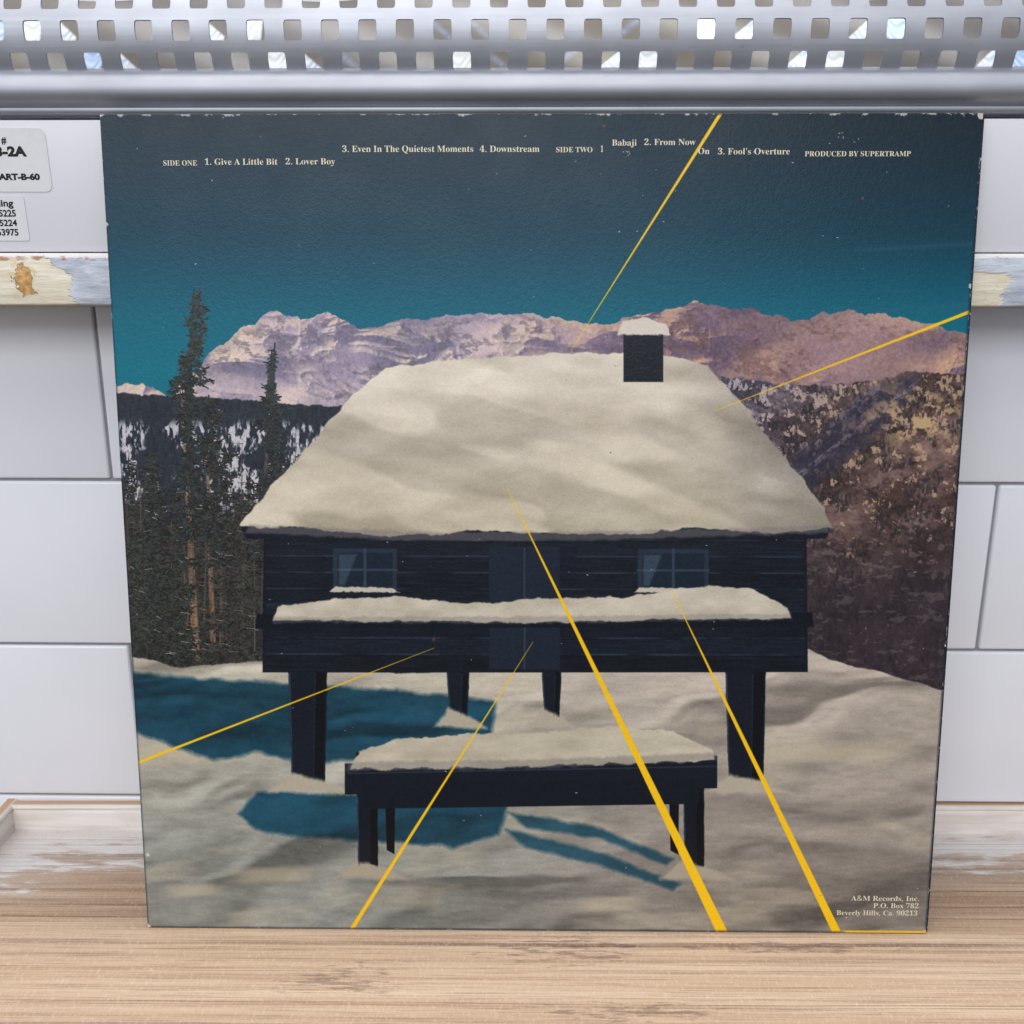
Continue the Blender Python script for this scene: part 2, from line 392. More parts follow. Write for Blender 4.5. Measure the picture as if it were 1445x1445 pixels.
# ------------------------------------------------------------------ perforated metal shelf
def build_metal():
    t = thing('metal_shelf', 'brushed aluminium shelf with square perforations and a rounded front edge', 'shelf', (0, 0, 0))
    R = .027; YF = .0378; ZC = .3409; PX = .01325; NX, NZ = 8, 5
    rows = [(-.0106, 0), (0, 1), (.0106, 0), (.0212, 1)]; half = .0053
    x_first = -.0545 - PX * 20
    bm = bmesh.new()
    def P(x, s):
        a = s / R
        if s > .034: a0 = .034 / R; return (x, YF + R * (1 - math.cos(a0)) + math.sin(a0) * (s - .034), ZC + R * math.sin(a0) + math.cos(a0) * (s - .034))
        return (x, YF + R * (1 - math.cos(a)), ZC + R * math.sin(a))
    ncol = 40
    for (sc, par) in rows:
        for i in range(ncol):
            xc = x_first + i * PX + (PX / 2 if par else 0)
            ring = []
            for j in range(NX): ring.append((-1 + 2 * j / NX, -1))
            for j in range(NZ): ring.append((1, -1 + 2 * j / NZ))
            for j in range(NX): ring.append((1 - 2 * j / NX, 1))
            for j in range(NZ): ring.append((-1, 1 - 2 * j / NZ))
            aw, ah = .00322, .00338
            loops = []
            for lev in (0, .5, 1):
                L = []
                for (a, b) in ring:
                    f = (abs(a) ** 9 + abs(b) ** 9) ** (-1 / 9)
                    hx, hz = a * f * aw, b * f * ah
                    ox, oz = a * PX / 2, b * half
                    L.append(bm.verts.new(P(xc + ox + (hx - ox) * lev, sc + oz + (hz - oz) * lev)))
                loops.append(L)
            n = len(ring)
            for A, B in zip(loops, loops[1:]):
                for j in range(n): bm.faces.new((A[j], A[(j + 1) % n], B[(j + 1) % n], B[j]))
    # plain sheet above and below the holes
    def strip(sl):
        xs = [x_first - PX / 2 + k * PX / NX for k in range(ncol * NX + 4)]
        pr = [[bm.verts.new(P(x, s)) for x in xs] for s in sl]
        for A, B in zip(pr, pr[1:]):
            for j in range(len(xs) - 1): bm.faces.new((A[j], A[j + 1], B[j + 1], B[j]))
    strip([-.0205 + .0012 * k for k in range(4)] + [-.0159])
    strip([.0212 + half, .0275])
    bmesh.ops.remove_doubles(bm, verts=bm.verts, dist=.00002)
    bmesh.ops.recalc_face_normals(bm, faces=bm.faces)
    if sum(f.normal.y for f in bm.faces) > 0: bmesh.ops.reverse_faces(bm, faces=bm.faces)
    o = obj_bm('perforated_panel', bm, mat_metal('brushed_aluminium', .52), t, 0)
    so = o.modifiers.new('sheet', 'SOLIDIFY'); so.thickness = .0009; so.offset = -1
    es = o.modifiers.new('crisp', 'EDGE_SPLIT'); es.split_angle = math.radians(40)
    # rounded front edge, then a flat flange
    P1 = catmull([(.0455, .3296), (.0430, .3291), (.0398, .3279), (.0374, .3257), (.0362, .3228), (.0363, .3200), (.0376, .3178), (.0394, .3166), (.0402, .31605)], 6)
    prof = [tuple(p) for p in P1] + [(.0399, .3158), (.0395, .3155), (.0394, .3150), (.0395, .3140), (.0399, .3135), (.0404, .3132), (.048, .3130)]
    bm = bmesh.new(); extrude_profile(bm, prof, -.34, .34, 80)
    bmesh.ops.recalc_face_normals(bm, faces=bm.faces)
    if sum(f.normal.y for f in bm.faces) > 0: bmesh.ops.reverse_faces(bm, faces=bm.faces)
    obj_bm('rolled_edge', bm, mat_metal('satin_aluminium', .56), t, 50)
build_metal()

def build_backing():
    """tan sheet with light reflections painted in, seen through the perforations"""
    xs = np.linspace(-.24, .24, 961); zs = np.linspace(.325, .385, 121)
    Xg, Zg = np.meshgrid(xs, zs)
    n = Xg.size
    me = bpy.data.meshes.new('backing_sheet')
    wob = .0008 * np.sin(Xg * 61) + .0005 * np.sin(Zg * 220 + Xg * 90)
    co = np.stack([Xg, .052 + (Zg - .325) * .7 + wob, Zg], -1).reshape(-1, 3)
    W, H = len(xs), len(zs)
    idx = np.arange(n).reshape(H, W)
    q = np.stack([idx[:-1, :-1], idx[:-1, 1:], idx[1:, 1:], idx[1:, :-1]], -1).reshape(-1, 4)
    me.from_pydata(co.tolist(), [], q.tolist())
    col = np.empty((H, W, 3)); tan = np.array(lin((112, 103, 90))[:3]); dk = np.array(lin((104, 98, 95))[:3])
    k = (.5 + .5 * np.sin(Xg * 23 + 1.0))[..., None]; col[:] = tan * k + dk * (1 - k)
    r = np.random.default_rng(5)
    # light reflections painted as pale patches: (x, z, kind)  kind 0 white, 1 blue, 2 half white, 3 faint lilac
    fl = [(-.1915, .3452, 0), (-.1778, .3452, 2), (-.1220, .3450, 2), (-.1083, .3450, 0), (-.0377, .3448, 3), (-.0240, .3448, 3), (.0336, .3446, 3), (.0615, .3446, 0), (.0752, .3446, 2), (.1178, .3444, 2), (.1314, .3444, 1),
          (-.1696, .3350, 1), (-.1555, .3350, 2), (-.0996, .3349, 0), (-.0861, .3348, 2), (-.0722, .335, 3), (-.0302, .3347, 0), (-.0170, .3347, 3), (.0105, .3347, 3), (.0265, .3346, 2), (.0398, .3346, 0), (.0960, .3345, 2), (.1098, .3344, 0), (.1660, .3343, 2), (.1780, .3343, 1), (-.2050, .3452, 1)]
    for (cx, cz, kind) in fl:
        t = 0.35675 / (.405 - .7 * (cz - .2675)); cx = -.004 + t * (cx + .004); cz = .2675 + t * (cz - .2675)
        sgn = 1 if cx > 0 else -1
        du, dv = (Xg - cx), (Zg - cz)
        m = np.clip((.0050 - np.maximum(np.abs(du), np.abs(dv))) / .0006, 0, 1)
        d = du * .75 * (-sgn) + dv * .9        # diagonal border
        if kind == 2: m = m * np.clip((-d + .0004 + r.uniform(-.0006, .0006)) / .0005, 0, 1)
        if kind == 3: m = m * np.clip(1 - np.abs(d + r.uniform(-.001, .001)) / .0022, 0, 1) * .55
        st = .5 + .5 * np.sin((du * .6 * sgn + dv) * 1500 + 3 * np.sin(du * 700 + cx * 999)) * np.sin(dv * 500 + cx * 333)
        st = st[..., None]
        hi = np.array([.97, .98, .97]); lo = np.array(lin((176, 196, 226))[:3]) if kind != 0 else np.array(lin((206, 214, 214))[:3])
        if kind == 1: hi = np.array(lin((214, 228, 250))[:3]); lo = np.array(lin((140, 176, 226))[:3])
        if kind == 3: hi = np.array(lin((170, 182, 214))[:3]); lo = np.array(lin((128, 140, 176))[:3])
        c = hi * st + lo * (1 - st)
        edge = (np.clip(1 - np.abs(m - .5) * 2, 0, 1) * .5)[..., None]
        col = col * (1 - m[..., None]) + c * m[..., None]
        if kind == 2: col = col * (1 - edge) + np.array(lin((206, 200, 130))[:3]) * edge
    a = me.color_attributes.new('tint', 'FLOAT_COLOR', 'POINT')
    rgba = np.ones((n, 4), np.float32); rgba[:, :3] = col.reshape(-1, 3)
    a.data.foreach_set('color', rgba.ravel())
    m = Mat('painted_reflection_sheet', .35, 0, .5); at = m.n('ShaderNodeVertexColor'); at.layer_name = 'tint'
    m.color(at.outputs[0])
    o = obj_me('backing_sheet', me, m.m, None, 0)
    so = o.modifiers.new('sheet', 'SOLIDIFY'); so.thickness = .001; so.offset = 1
    tag(o, 'tan sheet with painted light reflections glimpsed through the square perforations', 'backing sheet')
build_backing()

# ------------------------------------------------------------------ printed picture of the sleeve (a plain winter scene drawn in code)
SIDE = .314
def homography(src, dst):
    A = []
    for (x, y), (u, v) in zip(src, dst):
        A += [[x, y, 1, 0, 0, 0, -u * x, -u * y, -u], [0, 0, 0, x, y, 1, -v * x, -v * y, -v]]
    return np.linalg.svd(np.array(A, float))[2][-1].reshape(3, 3)
# drawing units of the picture -> fraction of the sleeve's width and height
DRAW = [(141, 165), (1388, 161), (1307, 1316), (207, 1310)]
H_UV = homography(DRAW, [(0, 0), (1, 0), (1, 1), (0, 1)]); H_INV = np.linalg.inv(H_UV)
def hmap(H, P):
    P = np.asarray(P, float); Q = np.c_[P, np.ones(len(P))] @ H.T
    return Q[:, :2] / Q[:, 2:]
N = 1400

def vnoise(x, y, seed):
    """smooth value noise at float coordinates"""
    r = np.random.default_rng(seed); T = r.random((256, 256))
    xi = np.floor(x).astype(int); yi = np.floor(y).astype(int); fx = x - xi; fy = y - yi
    fx = fx * fx * (3 - 2 * fx); fy = fy * fy * (3 - 2 * fy)
    a = T[yi & 255, xi & 255]; b = T[yi & 255, (xi + 1) & 255]; c = T[(yi + 1) & 255, xi & 255]; d = T[(yi + 1) & 255, (xi + 1) & 255]
    return (a * (1 - fx) + b * fx) * (1 - fy) + (c * (1 - fx) + d * fx) * fy
def fbm(x, y, seed, octv=5, gain=.5):
    s = 0; a = 1; t = 0
    for o in range(octv):
        s = s + a * vnoise(x * 2 ** o + 17 * o, y * 2 ** o + 31 * o, seed + o); t += a; a *= gain
    return s / t
def sstep(v, a, b):
    t = np.clip((v - a) / (b - a), 0, 1); return t * t * (3 - 2 * t)

class Canvas:
    def __init__(s):
        g = (np.arange(N) + .5) / N; U, V = np.meshgrid(g, g)
        P = hmap(H_INV, np.c_[U.ravel(), V.ravel()])
        s.X = P[:, 0].reshape(N, N); s.Y = P[:, 1].reshape(N, N); s.img = np.zeros((N, N, 3))
    def put(s, mask, col):
        col = np.asarray(col, float)
        m = np.asarray(mask, float)[..., None]
        s.img = s.img * (1 - m) + col * m
    def ridge(s, pts, seed=None, amp=0, sc=.05):
        p = np.array(pts, float); y = np.interp(s.X, p[:, 0], p[:, 1])
        if seed is not None: y = y + amp * (fbm(s.X * sc, s.X * 0 + seed, seed, 5, .6) - .5)
        return y
    def below(s, y, soft=1.0): return np.clip((s.Y - y) / soft + .5, 0, 1)
    def poly(s, pts, soft=1.2, wob=0, seed=3, sc=.06):
        """signed-distance filled polygon with soft, optionally ragged, border"""
        P = np.array(pts, float); X, Y = s.X, s.Y
        pad = 6 + abs(wob)
        bb = (X > P[:, 0].min() - pad) & (X < P[:, 0].max() + pad) & (Y > P[:, 1].min() - pad) & (Y < P[:, 1].max() + pad)
        r, c = np.where(bb); out = np.zeros((N, N))
        if not len(r): return out
        r0, r1, c0, c1 = r.min(), r.max() + 1, c.min(), c.max() + 1
        x, y = X[r0:r1, c0:c1], Y[r0:r1, c0:c1]
        ins = np.zeros(x.shape, bool); d = np.full(x.shape, 1e9)
        for (ax, ay), (bx, by) in zip(P, np.roll(P, -1, 0)):
            cr = ((ay > y) != (by > y))
            if by != ay: ins ^= cr & (x < (bx - ax) * (y - ay) / (by - ay) + ax)
            ex, ey = bx - ax, by - ay; L = ex * ex + ey * ey + 1e-9
            t = np.clip(((x - ax) * ex + (y - ay) * ey) / L, 0, 1)
            d = np.minimum(d, np.hypot(x - ax - t * ex, y - ay - t * ey))
        sd = np.where(ins, d, -d)
        if wob: sd = sd + wob * (fbm(x * sc, y * sc, seed, 4, .6) - .5) * 2
        out[r0:r1, c0:c1] = np.clip(sd / soft + .5, 0, 1)
        return out
    def line(s, a, b, wa, wb=None, soft=1.0):
        wb = wa if wb is None else wb
        (ax, ay), (bx, by) = a, b; ex, ey = bx - ax, by - ay; L = ex * ex + ey * ey
        t = np.clip(((s.X - ax) * ex + (s.Y - ay) * ey) / L, 0, 1)
        d = np.hypot(s.X - ax - t * ex, s.Y - ay - t * ey)
        return np.clip(((wa + (wb - wa) * t) / 2 - d) / soft + .5, 0, 1)
    def strokes(s, segs, cols, width=1.0):
        """many short strokes splatted as dots; segs (n,4) drawing units"""
        segs = np.asarray(segs, float)
        k = 14; t = np.linspace(0, 1, k)[None, :, None]
        P = segs[:, None, :2] * (1 - t) + segs[:, None, 2:] * t
        uv = hmap(H_UV, P.reshape(-1, 2)) * N
        c = np.repeat(np.asarray(cols, float), k, 0)
        offs = [(0, 0)] if width <= 1 else [(0, 0), (1, 0), (0, 1), (1, 1)] if width <= 2 else [(i, j) for i in (-1, 0, 1) for j in (-1, 0, 1)]
        for i, j in offs:
            xi = (uv[:, 0] + i).astype(int); yi = (uv[:, 1] + j).astype(int)
            ok = (xi >= 0) & (xi < N) & (yi >= 0) & (yi < N)
            s.img[yi[ok], xi[ok]] = c[ok]

def hillshade(hgt, lx, ly, k):
    gy, gx = np.gradient(hgt); gx, gy = gx * k, gy * k
    l = np.array((lx, ly, .75)); l = l / np.linalg.norm(l)
    return np.clip((-gx * l[0] - gy * l[1] + l[2]) / np.sqrt(gx * gx + gy * gy + 1), 0, 1)
def ridged(x, y, seed, octv=6, gain=.55):
    v = 0; amp = 1; t = 0; w = 1
    for o in range(octv):
        n = 1 - np.abs(2 * vnoise(x * 2 ** o + 13 * o, y * 2 ** o + 7 * o, seed + o) - 1); n = n * n * w
        v = v + n * amp; t += amp; amp *= gain; w = np.clip(n * 1.6, 0, 1)
    return v / t

def paint_picture():
    C = Canvas(); X, Y = C.X, C.Y; r = np.random.default_rng(4)
    # sky
    ys = [160, 240, 330, 400, 450, 520]
    sky = np.array([(19, 40, 52), (12, 46, 62), (4, 58, 76), (0, 79, 99), (0, 94, 114), (4, 104, 122)], float)
    C.img = np.stack([np.interp(Y, ys, sky[:, k]) for k in range(3)], -1)
    shade = np.clip((X - 900) / 480, 0, 1) * np.clip((430 - Y) / 270, 0, 1); C.img *= (1 - .22 * shade)[..., None]
    cl = sstep(fbm(X * .004 + 3, Y * .05, 40, 4), .45, .7) * sstep(X, 1080, 1330) * np.exp(-((Y - 428 + (X - 1200) * .05) / 13) ** 2)
    C.put(cl * .8, (104, 96, 112))
    cl = np.exp(-((Y - 352 + (X - 1250) * .06) / 3.5) ** 2) * sstep(X, 1150, 1260) * .3; C.put(cl, (70, 92, 104))
    # far snowy range
    y1 = C.ridge([(140, 545), (200, 545), (240, 562), (300, 498), (345, 462), (392, 440), (425, 452), (462, 444), (505, 466), (560, 456), (640, 446), (760, 446), (850, 462), (930, 440), (985, 427), (1060, 438), (1120, 452), (1195, 439), (1260, 449), (1390, 478)], 61, 14, .05)
    m = C.below(y1)
    wx = fbm(X * .006, Y * .012, 70, 3) - .5
    dn = np.clip(Y - y1, 0, 300)
    hg = ridged(X * .0075 + wx * 1.1 - dn * .0035, Y * .011 + wx * .6, 71, 6, .5) * 1.0 + fbm(X * .004, Y * .007, 78, 3) * 1.3
    t = sstep(X, 640, 1000)
    k = 30 * (1 - t) + 26 * t
    L = hillshade(hg, -.75, -.55, k)
    lit = sstep(L, .38, .86)[..., None]; t = t[..., None]
    warm = np.array((214, 192, 178)) * (1 - t) + np.array((190, 150, 126)) * t
    cool = np.array((120, 112, 134)) * (1 - t) + np.array((98, 80, 100)) * t
    mt = cool * (1 - lit) + warm * lit
    rosy = sstep(fbm(X * .012, Y * .02, 74, 4), .42, .64)[..., None] * .45
    mt = mt * (1 - rosy) + (np.array((190, 170, 186)) * (1 - t) + np.array((150, 122, 134)) * t) * rosy
    top = np.clip(1 - dn / 22, 0, 1)[..., None] * .35 * lit; mt = mt * (1 - top) + np.array((206, 172, 136)) * top
    bare = sstep(fbm(X * .05 + Y * .02, Y * .09 - X * .015, 82, 5, .62) + .10 * (1 - L), .56, .66) * np.clip(dn / 12, 0, 1)
    bare = bare * (.55 * sstep(fbm(X * .008, Y * .02, 84, 2), .42, .6))
    mt = mt * (1 - bare[..., None]) + (np.array((98, 92, 104)) * (1 - t) + np.array((104, 78, 76)) * t) * bare[..., None]
    grain = (fbm(X * .3, Y * .3, 79, 3) - .5)[..., None] * 34; C.put(m, np.clip(mt + grain, 0, 255))
    # left forested ridge with snow clearings
    y2 = C.ridge([(140, 556), (230, 560), (340, 566), (470, 576), (560, 572), (700, 600), (800, 620)], 90, 6, .12)
    m2 = C.below(y2, 2) * (1 - sstep(X, 700, 830))
    C.put(m2, np.array((38, 44, 54)) + (fbm(X * .3, Y * .09, 92, 3) - .5)[..., None] * 22)
    clr = sstep(fbm(X * .028, Y * .026, 94, 4, .6), .46, .56) * sstep(Y, 590, 606) * sstep(770 - Y, 0, 70) * m2
    tr = sstep(fbm(X * .24, Y * .085, 96, 4, .65), .44, .56)
    C.put(clr * tr, np.array((186, 182, 186)) + (fbm(X * .4, Y * .4, 97, 2) - .5)[..., None] * 40)
    low = sstep(Y, 690, 760) * sstep(640 - X, 0, 60)
    C.put(low * (1 - clr * .7), np.array((40, 38, 38)) + (fbm(X * .16, Y * .05, 98, 5, .65) - .5)[..., None] * 46)
    # right slopes
    y3 = C.ridge([(640, 640), (760, 584), (860, 552), (960, 530), (1060, 536), (1130, 546), (1220, 540), (1290, 526), (1390, 532)], 101, 12, .05)
    m3 = C.below(y3, 2) * sstep(X, 690, 760)
    fl = fbm(X * .02 + Y * .03, Y * .02 - X * .012, 103, 6, .62)
    hue = sstep(X + (Y - 600) * .8, 950, 1260)[..., None]
    b3 = np.array((84, 78, 92)) * (1 - hue) + np.array((86, 66, 62)) * hue
    b3 = b3 + (fl - .5)[..., None] * np.array((110, 96, 96))
    C.put(m3, np.clip(b3, 18, 230))
    hr = ridged(X * .009 + Y * .006, Y * .012 - X * .003, 104, 6, .55) + fbm(X * .03, Y * .04, 105, 4, .6) * .5
    Lr = hillshade(hr, .7, -.5, 22)
    C.img *= (1 - m3[..., None] * (1 - (.62 + .62 * Lr)[..., None]))
    # dark timber standing on the slopes
    tb = sstep(fbm(X * .03 + Y * .02, Y * .05, 106, 4, .6), .47, .58) * sstep(fbm(X * .33, Y * .14, 108, 3, .62), .40, .54) * m3
    C.put(tb * .75, np.array((40, 36, 40)) + (fbm(X * .4, Y * .2, 111, 2) - .5)[..., None] * 24)
    # snow streaks between trees, thinning downwards
    sn = fbm(X * .055 + Y * .055, Y * .075 - X * .045, 107, 5, .66)
    thr = np.interp(Y, [520, 600, 700, 800, 900], [.50, .535, .60, .64, .68])
    s3 = sstep(sn, 0, 1) ; s3 = np.clip((sn - thr) / .05, 0, 1) * m3 * sstep(fbm(X * .3, Y * .13, 109, 3, .6), .38, .52)
    sc = np.array((172, 160, 166)) * (1 - hue) + np.array((168, 140, 116)) * hue
    C.put(s3 * .9, sc + (fbm(X * .5, Y * .5, 110, 2) - .5)[..., None] * 30)
    dk = C.poly([(1010, 770), (1130, 640), (1230, 545), (1300, 528), (1290, 560), (1180, 660), (1060, 775)], 14, 16, 112, .03)
    C.put(dk * .72, np.array((46, 44, 62)) + (fbm(X * .12 + Y * .1, Y * .12, 113, 4, .6) - .5)[..., None] * 40)
    stk = sstep(fbm((X + Y) * .014, (Y - X * .0) * .13 + X * .1, 115, 4, .6), .56, .66) * dk
    C.put(stk * sstep(fbm(X * .25, Y * .2, 116, 3), .4, .6) * .5, (132, 120, 136))
    yel = sstep(fbm(X * .05, Y * .05, 117, 5, .65), .5, .62) * np.exp(-((X - 1300) / 75) ** 2 - ((Y - 590) / 42) ** 2) * m3
    C.put(np.clip(yel * 1.1, 0, 1), (178, 150, 112))
    dark = sstep(Y + fbm(X * .02, Y * .02, 119, 4) * 90, 760, 900) * m3
    C.put(dark * .8, np.array((40, 34, 40)) + (fbm(X * .3, Y * .12, 120, 4, .6) - .5)[..., None] * 26)
    fr = sstep(fbm(X * .07, Y * .16, 121, 4, .6), .62, .7) * m3 * sstep(Y, 700, 760) * (1 - .5 * dark)
    C.put(fr * .5, (136, 122, 122))
    # spruces on the left, drawn twig by twig
    def spruce(cx, top, base, half, n, tone, sparse=1.0):
        h = (r.random(n) ** .75); y = top + (base - top) * h
        nl = max(6, int((base - top) / 15)); lev = np.minimum((h * nl).astype(int), nl - 1)
        RF = np.where(r.random((nl, 2)) < .25, .12, r.uniform(.3, 1.15, (nl, 2))); side = np.where(r.random(n) < .5, -1, 1)
        frac = h * nl - lev
        reach = half * (.26 + .74 * h ** .7) * RF[lev, (side > 0).astype(int)] * (1 - .45 * frac) * sparse
        a = r.random(n) ** .8 * reach
        x0 = cx + 5 * np.sin(y * .02) + side * (a - 3); L = 2 + r.random(n) * 7; an = r.normal(.25, .7, n)
        seg = np.c_[x0, y + a * .12, x0 + side * L * np.cos(an), y + a * .12 + L * np.sin(an)]
        j = (r.random((n, 1)) - .4) * 40
        C.strokes(seg, np.clip(np.array(tone) + j + r.normal(0, 3, (n, 3)), 8, 150), 1.5)
    for k in range(26):
        cx = r.uniform(150, 470); tp = r.uniform(640, 760); C_b = r.uniform(900, 950)
        spruce(cx, tp, C_b, r.uniform(26, 46), 900, (40, 40, 37))
    def trunk(x0, y0, x1, y1, w, col):
        a = C.line((x0, y0), (x1, y1), w * .55, w, 1.5)
        C.put(a * .9, np.array(col) + (fbm(X * .35, Y * .12, 130 + int(w), 3, .6) - .5)[..., None] * 90)
    trunk(258, 560, 276, 930, 11, (128, 98, 72)); trunk(292, 650, 300, 905, 8, (112, 86, 68)); trunk(380, 520, 372, 760, 6, (72, 62, 54))
    for k in range(46):
        x = r.uniform(165, 470); yb = r.uniform(840, 935); yt = yb - r.uniform(90, 240); dx = r.normal(0, 4)
        C.put(C.line((x + dx, yt), (x, yb), .8, r.uniform(1.4, 3.2), 1.2) * .75, np.array((92, 82, 72)) * r.uniform(.55, 1.15))
        n_ = 24; yy = r.uniform(yt, yb, n_); sd = np.where(r.random(n_) < .5, -1, 1); ln = r.uniform(6, 24, n_)
        C.strokes(np.c_[np.full(n_, x), yy, x + sd * ln, yy + ln * r.uniform(-.1, .5, n_)], np.clip(np.array((78, 74, 66)) * r.uniform(.5, 1.2, (n_, 1)), 0, 255), 1)
    C.put(C.line((274, 412), (264, 600), 2, 6, 1.2), (46, 44, 42)); C.put(C.line((388, 486), (383, 640), 2, 5, 1.2), (46, 44, 42))
    spruce(275, 416, 545, 34, 520, (44, 50, 48), .9); spruce(268, 505, 760, 62, 2000, (36, 41, 40)); spruce(300, 560, 800, 56, 1500, (38, 40, 38))
    spruce(388, 494, 640, 34, 560, (42, 48, 48), .9); spruce(384, 560, 800, 60, 2300, (38, 41, 41)); spruce(210, 640, 900, 52, 1500, (40, 42, 40))
    spruce(430, 640, 930, 50, 1500, (42, 41, 40)); spruce(335, 700, 935, 50, 1500, (44, 42, 39)); spruce(190, 760, 935, 46, 1300, (44, 46, 42)); spruce(250, 760, 945, 52, 1300, (40, 42, 38))
    n = 80; px = r.uniform(165, 360, n); py = r.uniform(690, 925, n)
    C.strokes(np.c_[px, py, px + r.uniform(3, 12, n), py + r.uniform(-1, 4, n)], np.array((120, 114, 110)) + r.normal(0, 20, (n, 1)), 1)
    # snow field
    y4 = C.ridge([(140, 928), (200, 930), (255, 944), (330, 936), (400, 934), (560, 950), (760, 945), (960, 940), (1100, 925), (1140, 916), (1175, 932), (1260, 952), (1345, 978)], 140, 5, .05)
    m4 = C.below(y4, 2)
    und = fbm(X * .006 + 3, Y * .022 + X * .002, 142, 5, .55)
    lens = sstep(fbm(X * .0085 + 7, Y * .030, 146, 3, .5), .55, .75)
    wv = fbm(X * .004, Y * .01, 145, 3) - .5
    hs = fbm(X * .0045 + 4 + wv, (Y - 900) * .0125 + X * .0012 + wv * 2, 143, 3, .32) + fbm(X * .02 + 2, Y * .06, 144, 2, .4) * .03
    Ls = hillshade(hs, -.5, -.7, 62)
    depth = sstep(Y, 950, 1250)[..., None]
    lr = sstep(X, 500, 1100)[..., None]
    near = np.array((124, 126, 120)) * (1 - lr) + np.array((124, 116, 108)) * lr
    far = np.array((176, 168, 152)) * (1 - lr) + np.array((164, 152, 140)) * lr
    sf = far * (1 - depth) + near * depth
    sf = sf * (.74 + .44 * sstep(Ls, .2, 1.0))[..., None] * (.88 + .24 * und)[..., None]
    sf = sf * (1 - .34 * lens[..., None]) + np.array((186, 176, 152)) * .34 * lens[..., None]
    sf = sf + (fbm(X * .05, Y * .22, 148, 4, .6) - .5)[..., None] * 26 + (fbm(X * .5, Y * .5, 149, 2) - .5)[..., None] * 9
    C.put(m4, np.clip(sf, 0, 255))
    for (x, y, a, b) in [(385, 1236, 60, 12), (270, 1258, 40, 9), (860, 1276, 48, 11), (250, 1065, 70, 16), (1180, 1060, 120, 14), (600, 1180, 90, 10)]:
        C.put(np.exp(-((X - x) / a) ** 4 - ((Y - y + (X - x) * .05) / b) ** 4) * .6 * m4, (184, 172, 148))
    # blue shade lying across the snow
    blue = np.array((17, 58, 76)) * (.72 + .5 * sstep(Ls, .2, 1.0))[..., None] + (fbm(X * .05, Y * .12, 151, 4) - .5)[..., None] * 16
    C.put(C.poly([(180, 950), (330, 962), (560, 974), (700, 990), (690, 1050), (600, 1058), (440, 1080), (360, 1062), (300, 1076), (180, 1030)], 7, 4, 152, .05) * m4 * .96, blue)
    C.put(C.poly([(335, 1150), (362, 1118), (500, 1122), (720, 1130), (704, 1178), (640, 1196), (600, 1192), (420, 1182), (360, 1172)], 7, 4, 153, .05) * .95, blue)
    C.put(C.poly([(716, 1146), (840, 1166), (950, 1212), (940, 1222), (850, 1184), (742, 1168)], 6, 3, 154, .05) * .85, blue)
    C.put(C.poly([(712, 1170), (850, 1204), (960, 1248), (950, 1256), (840, 1220), (742, 1196)], 6, 3, 156, .05) * .85, blue)
    # plain dark hut under a thick cap of snow
    nav = np.array((11, 17, 28))
    for x, w in ((434, 56), (646, 34), (778, 30), (1052, 58)):
        b = 1112 if w > 40 else 1020
        C.put(C.poly([(x - w / 2, 930), (x + w / 2, 930), (x + w / 2 - 4, b), (x - w / 2 + 5, b - 16)], 1.2, 1, 160, .1), nav + 4)
        C.put(C.poly([(x - w, b + 6), (x - w * .4, b - 20), (x + w * .5, b - 8), (x + w * 1.2, b + 8)], 5, 4, 161, .05), (170, 160, 142))
        C.put(C.poly([(x + w * .18, 934), (x + w / 2 - 2, 934), (x + w / 2 - 6, b - 14), (x + w * .18 - 2, b - 17)], 1.2) * .9, (4, 7, 13))
        C.put(C.line((x - w / 2 + 2, 952), (x - w / 2 + 6, b - 18), 2.2, 1.2, 1.2) * .6, (64, 80, 98)); C.put(C.line((x + w * .18, 952), (x + w * .18 - 2, b - 10), 1.4, 1, 1) * .45, (52, 66, 84))
    C.put(C.poly([(372, 730), (1138, 730), (1140, 948), (370, 950)], 1.4, 0), nav)
    pl = np.abs(((Y - 742) / 23) % 1 - .5) * 2
    C.put(C.poly([(376, 742), (1134, 742), (1136, 944), (374, 946)], 1.2) * sstep(pl, .86, 1) * .55, (38, 50, 68))
    C.put(C.poly([(376, 742), (1134, 742), (1136, 944), (374, 946)], 1.2) * sstep(fbm(X * .02, Y * .4, 163, 4), .5, .75) * .35, (30, 42, 60))
    wall_ = C.poly([(376, 742), (1134, 742), (1136, 944), (374, 946)], 1.2)
    row = np.floor((Y - 742) / 23); pv = r.uniform(-1, 1, 40)[np.clip(row.astype(int), 0, 39)]
    gr = fbm(X * .035 + row * 9.1, Y * .5, 161, 4, .65)
    C.put(wall_ * .9, np.clip(nav + 4 + (pv * 5 + (gr - .5) * 26)[..., None] * np.array((.8, .95, 1.2)), 3, 90))
    lo = (((Y - 742) / 23) % 1)
    C.put(wall_ * sstep(lo, .80, .9) * (1 - sstep(lo, .93, 1)) * .5 * sstep(fbm(X * .02, row * 3.3, 164, 3), .3, .6), (58, 72, 90)); C.put(wall_ * sstep(lo, .94, 1) * .9, (3, 5, 9))
    C.put(wall_ * np.clip(1 - (Y - 745) / 26, 0, 1) * .8, (4, 6, 10))
    for a, b in ((470, 560), (900, 1000)):
        C.put(C.poly([(a, 775), (b, 775), (b, 835), (a, 835)], 1.2), (34, 44, 58)); C.put(C.poly([(a + 6, 781), (b - 6, 781), (b - 6, 829), (a + 6, 829)], 1.2), (18, 30, 44))
        C.put(C.line(((a + b) / 2, 776), ((a + b) / 2, 834), 4), (44, 58, 76)); C.put(C.line((a, 805), (b, 805), 3), (44, 58, 76))
        C.put(C.poly([(a + 8, 783), (a + 34, 783), (a + 16, 827), (a + 8, 827)], 3) * .4, (86, 108, 126)); C.put(C.poly([(a - 5, 836), (a + 2, 829), (b - 8, 830), (b + 5, 837)], 1.6, 2, 163, .2), (188, 178, 162))
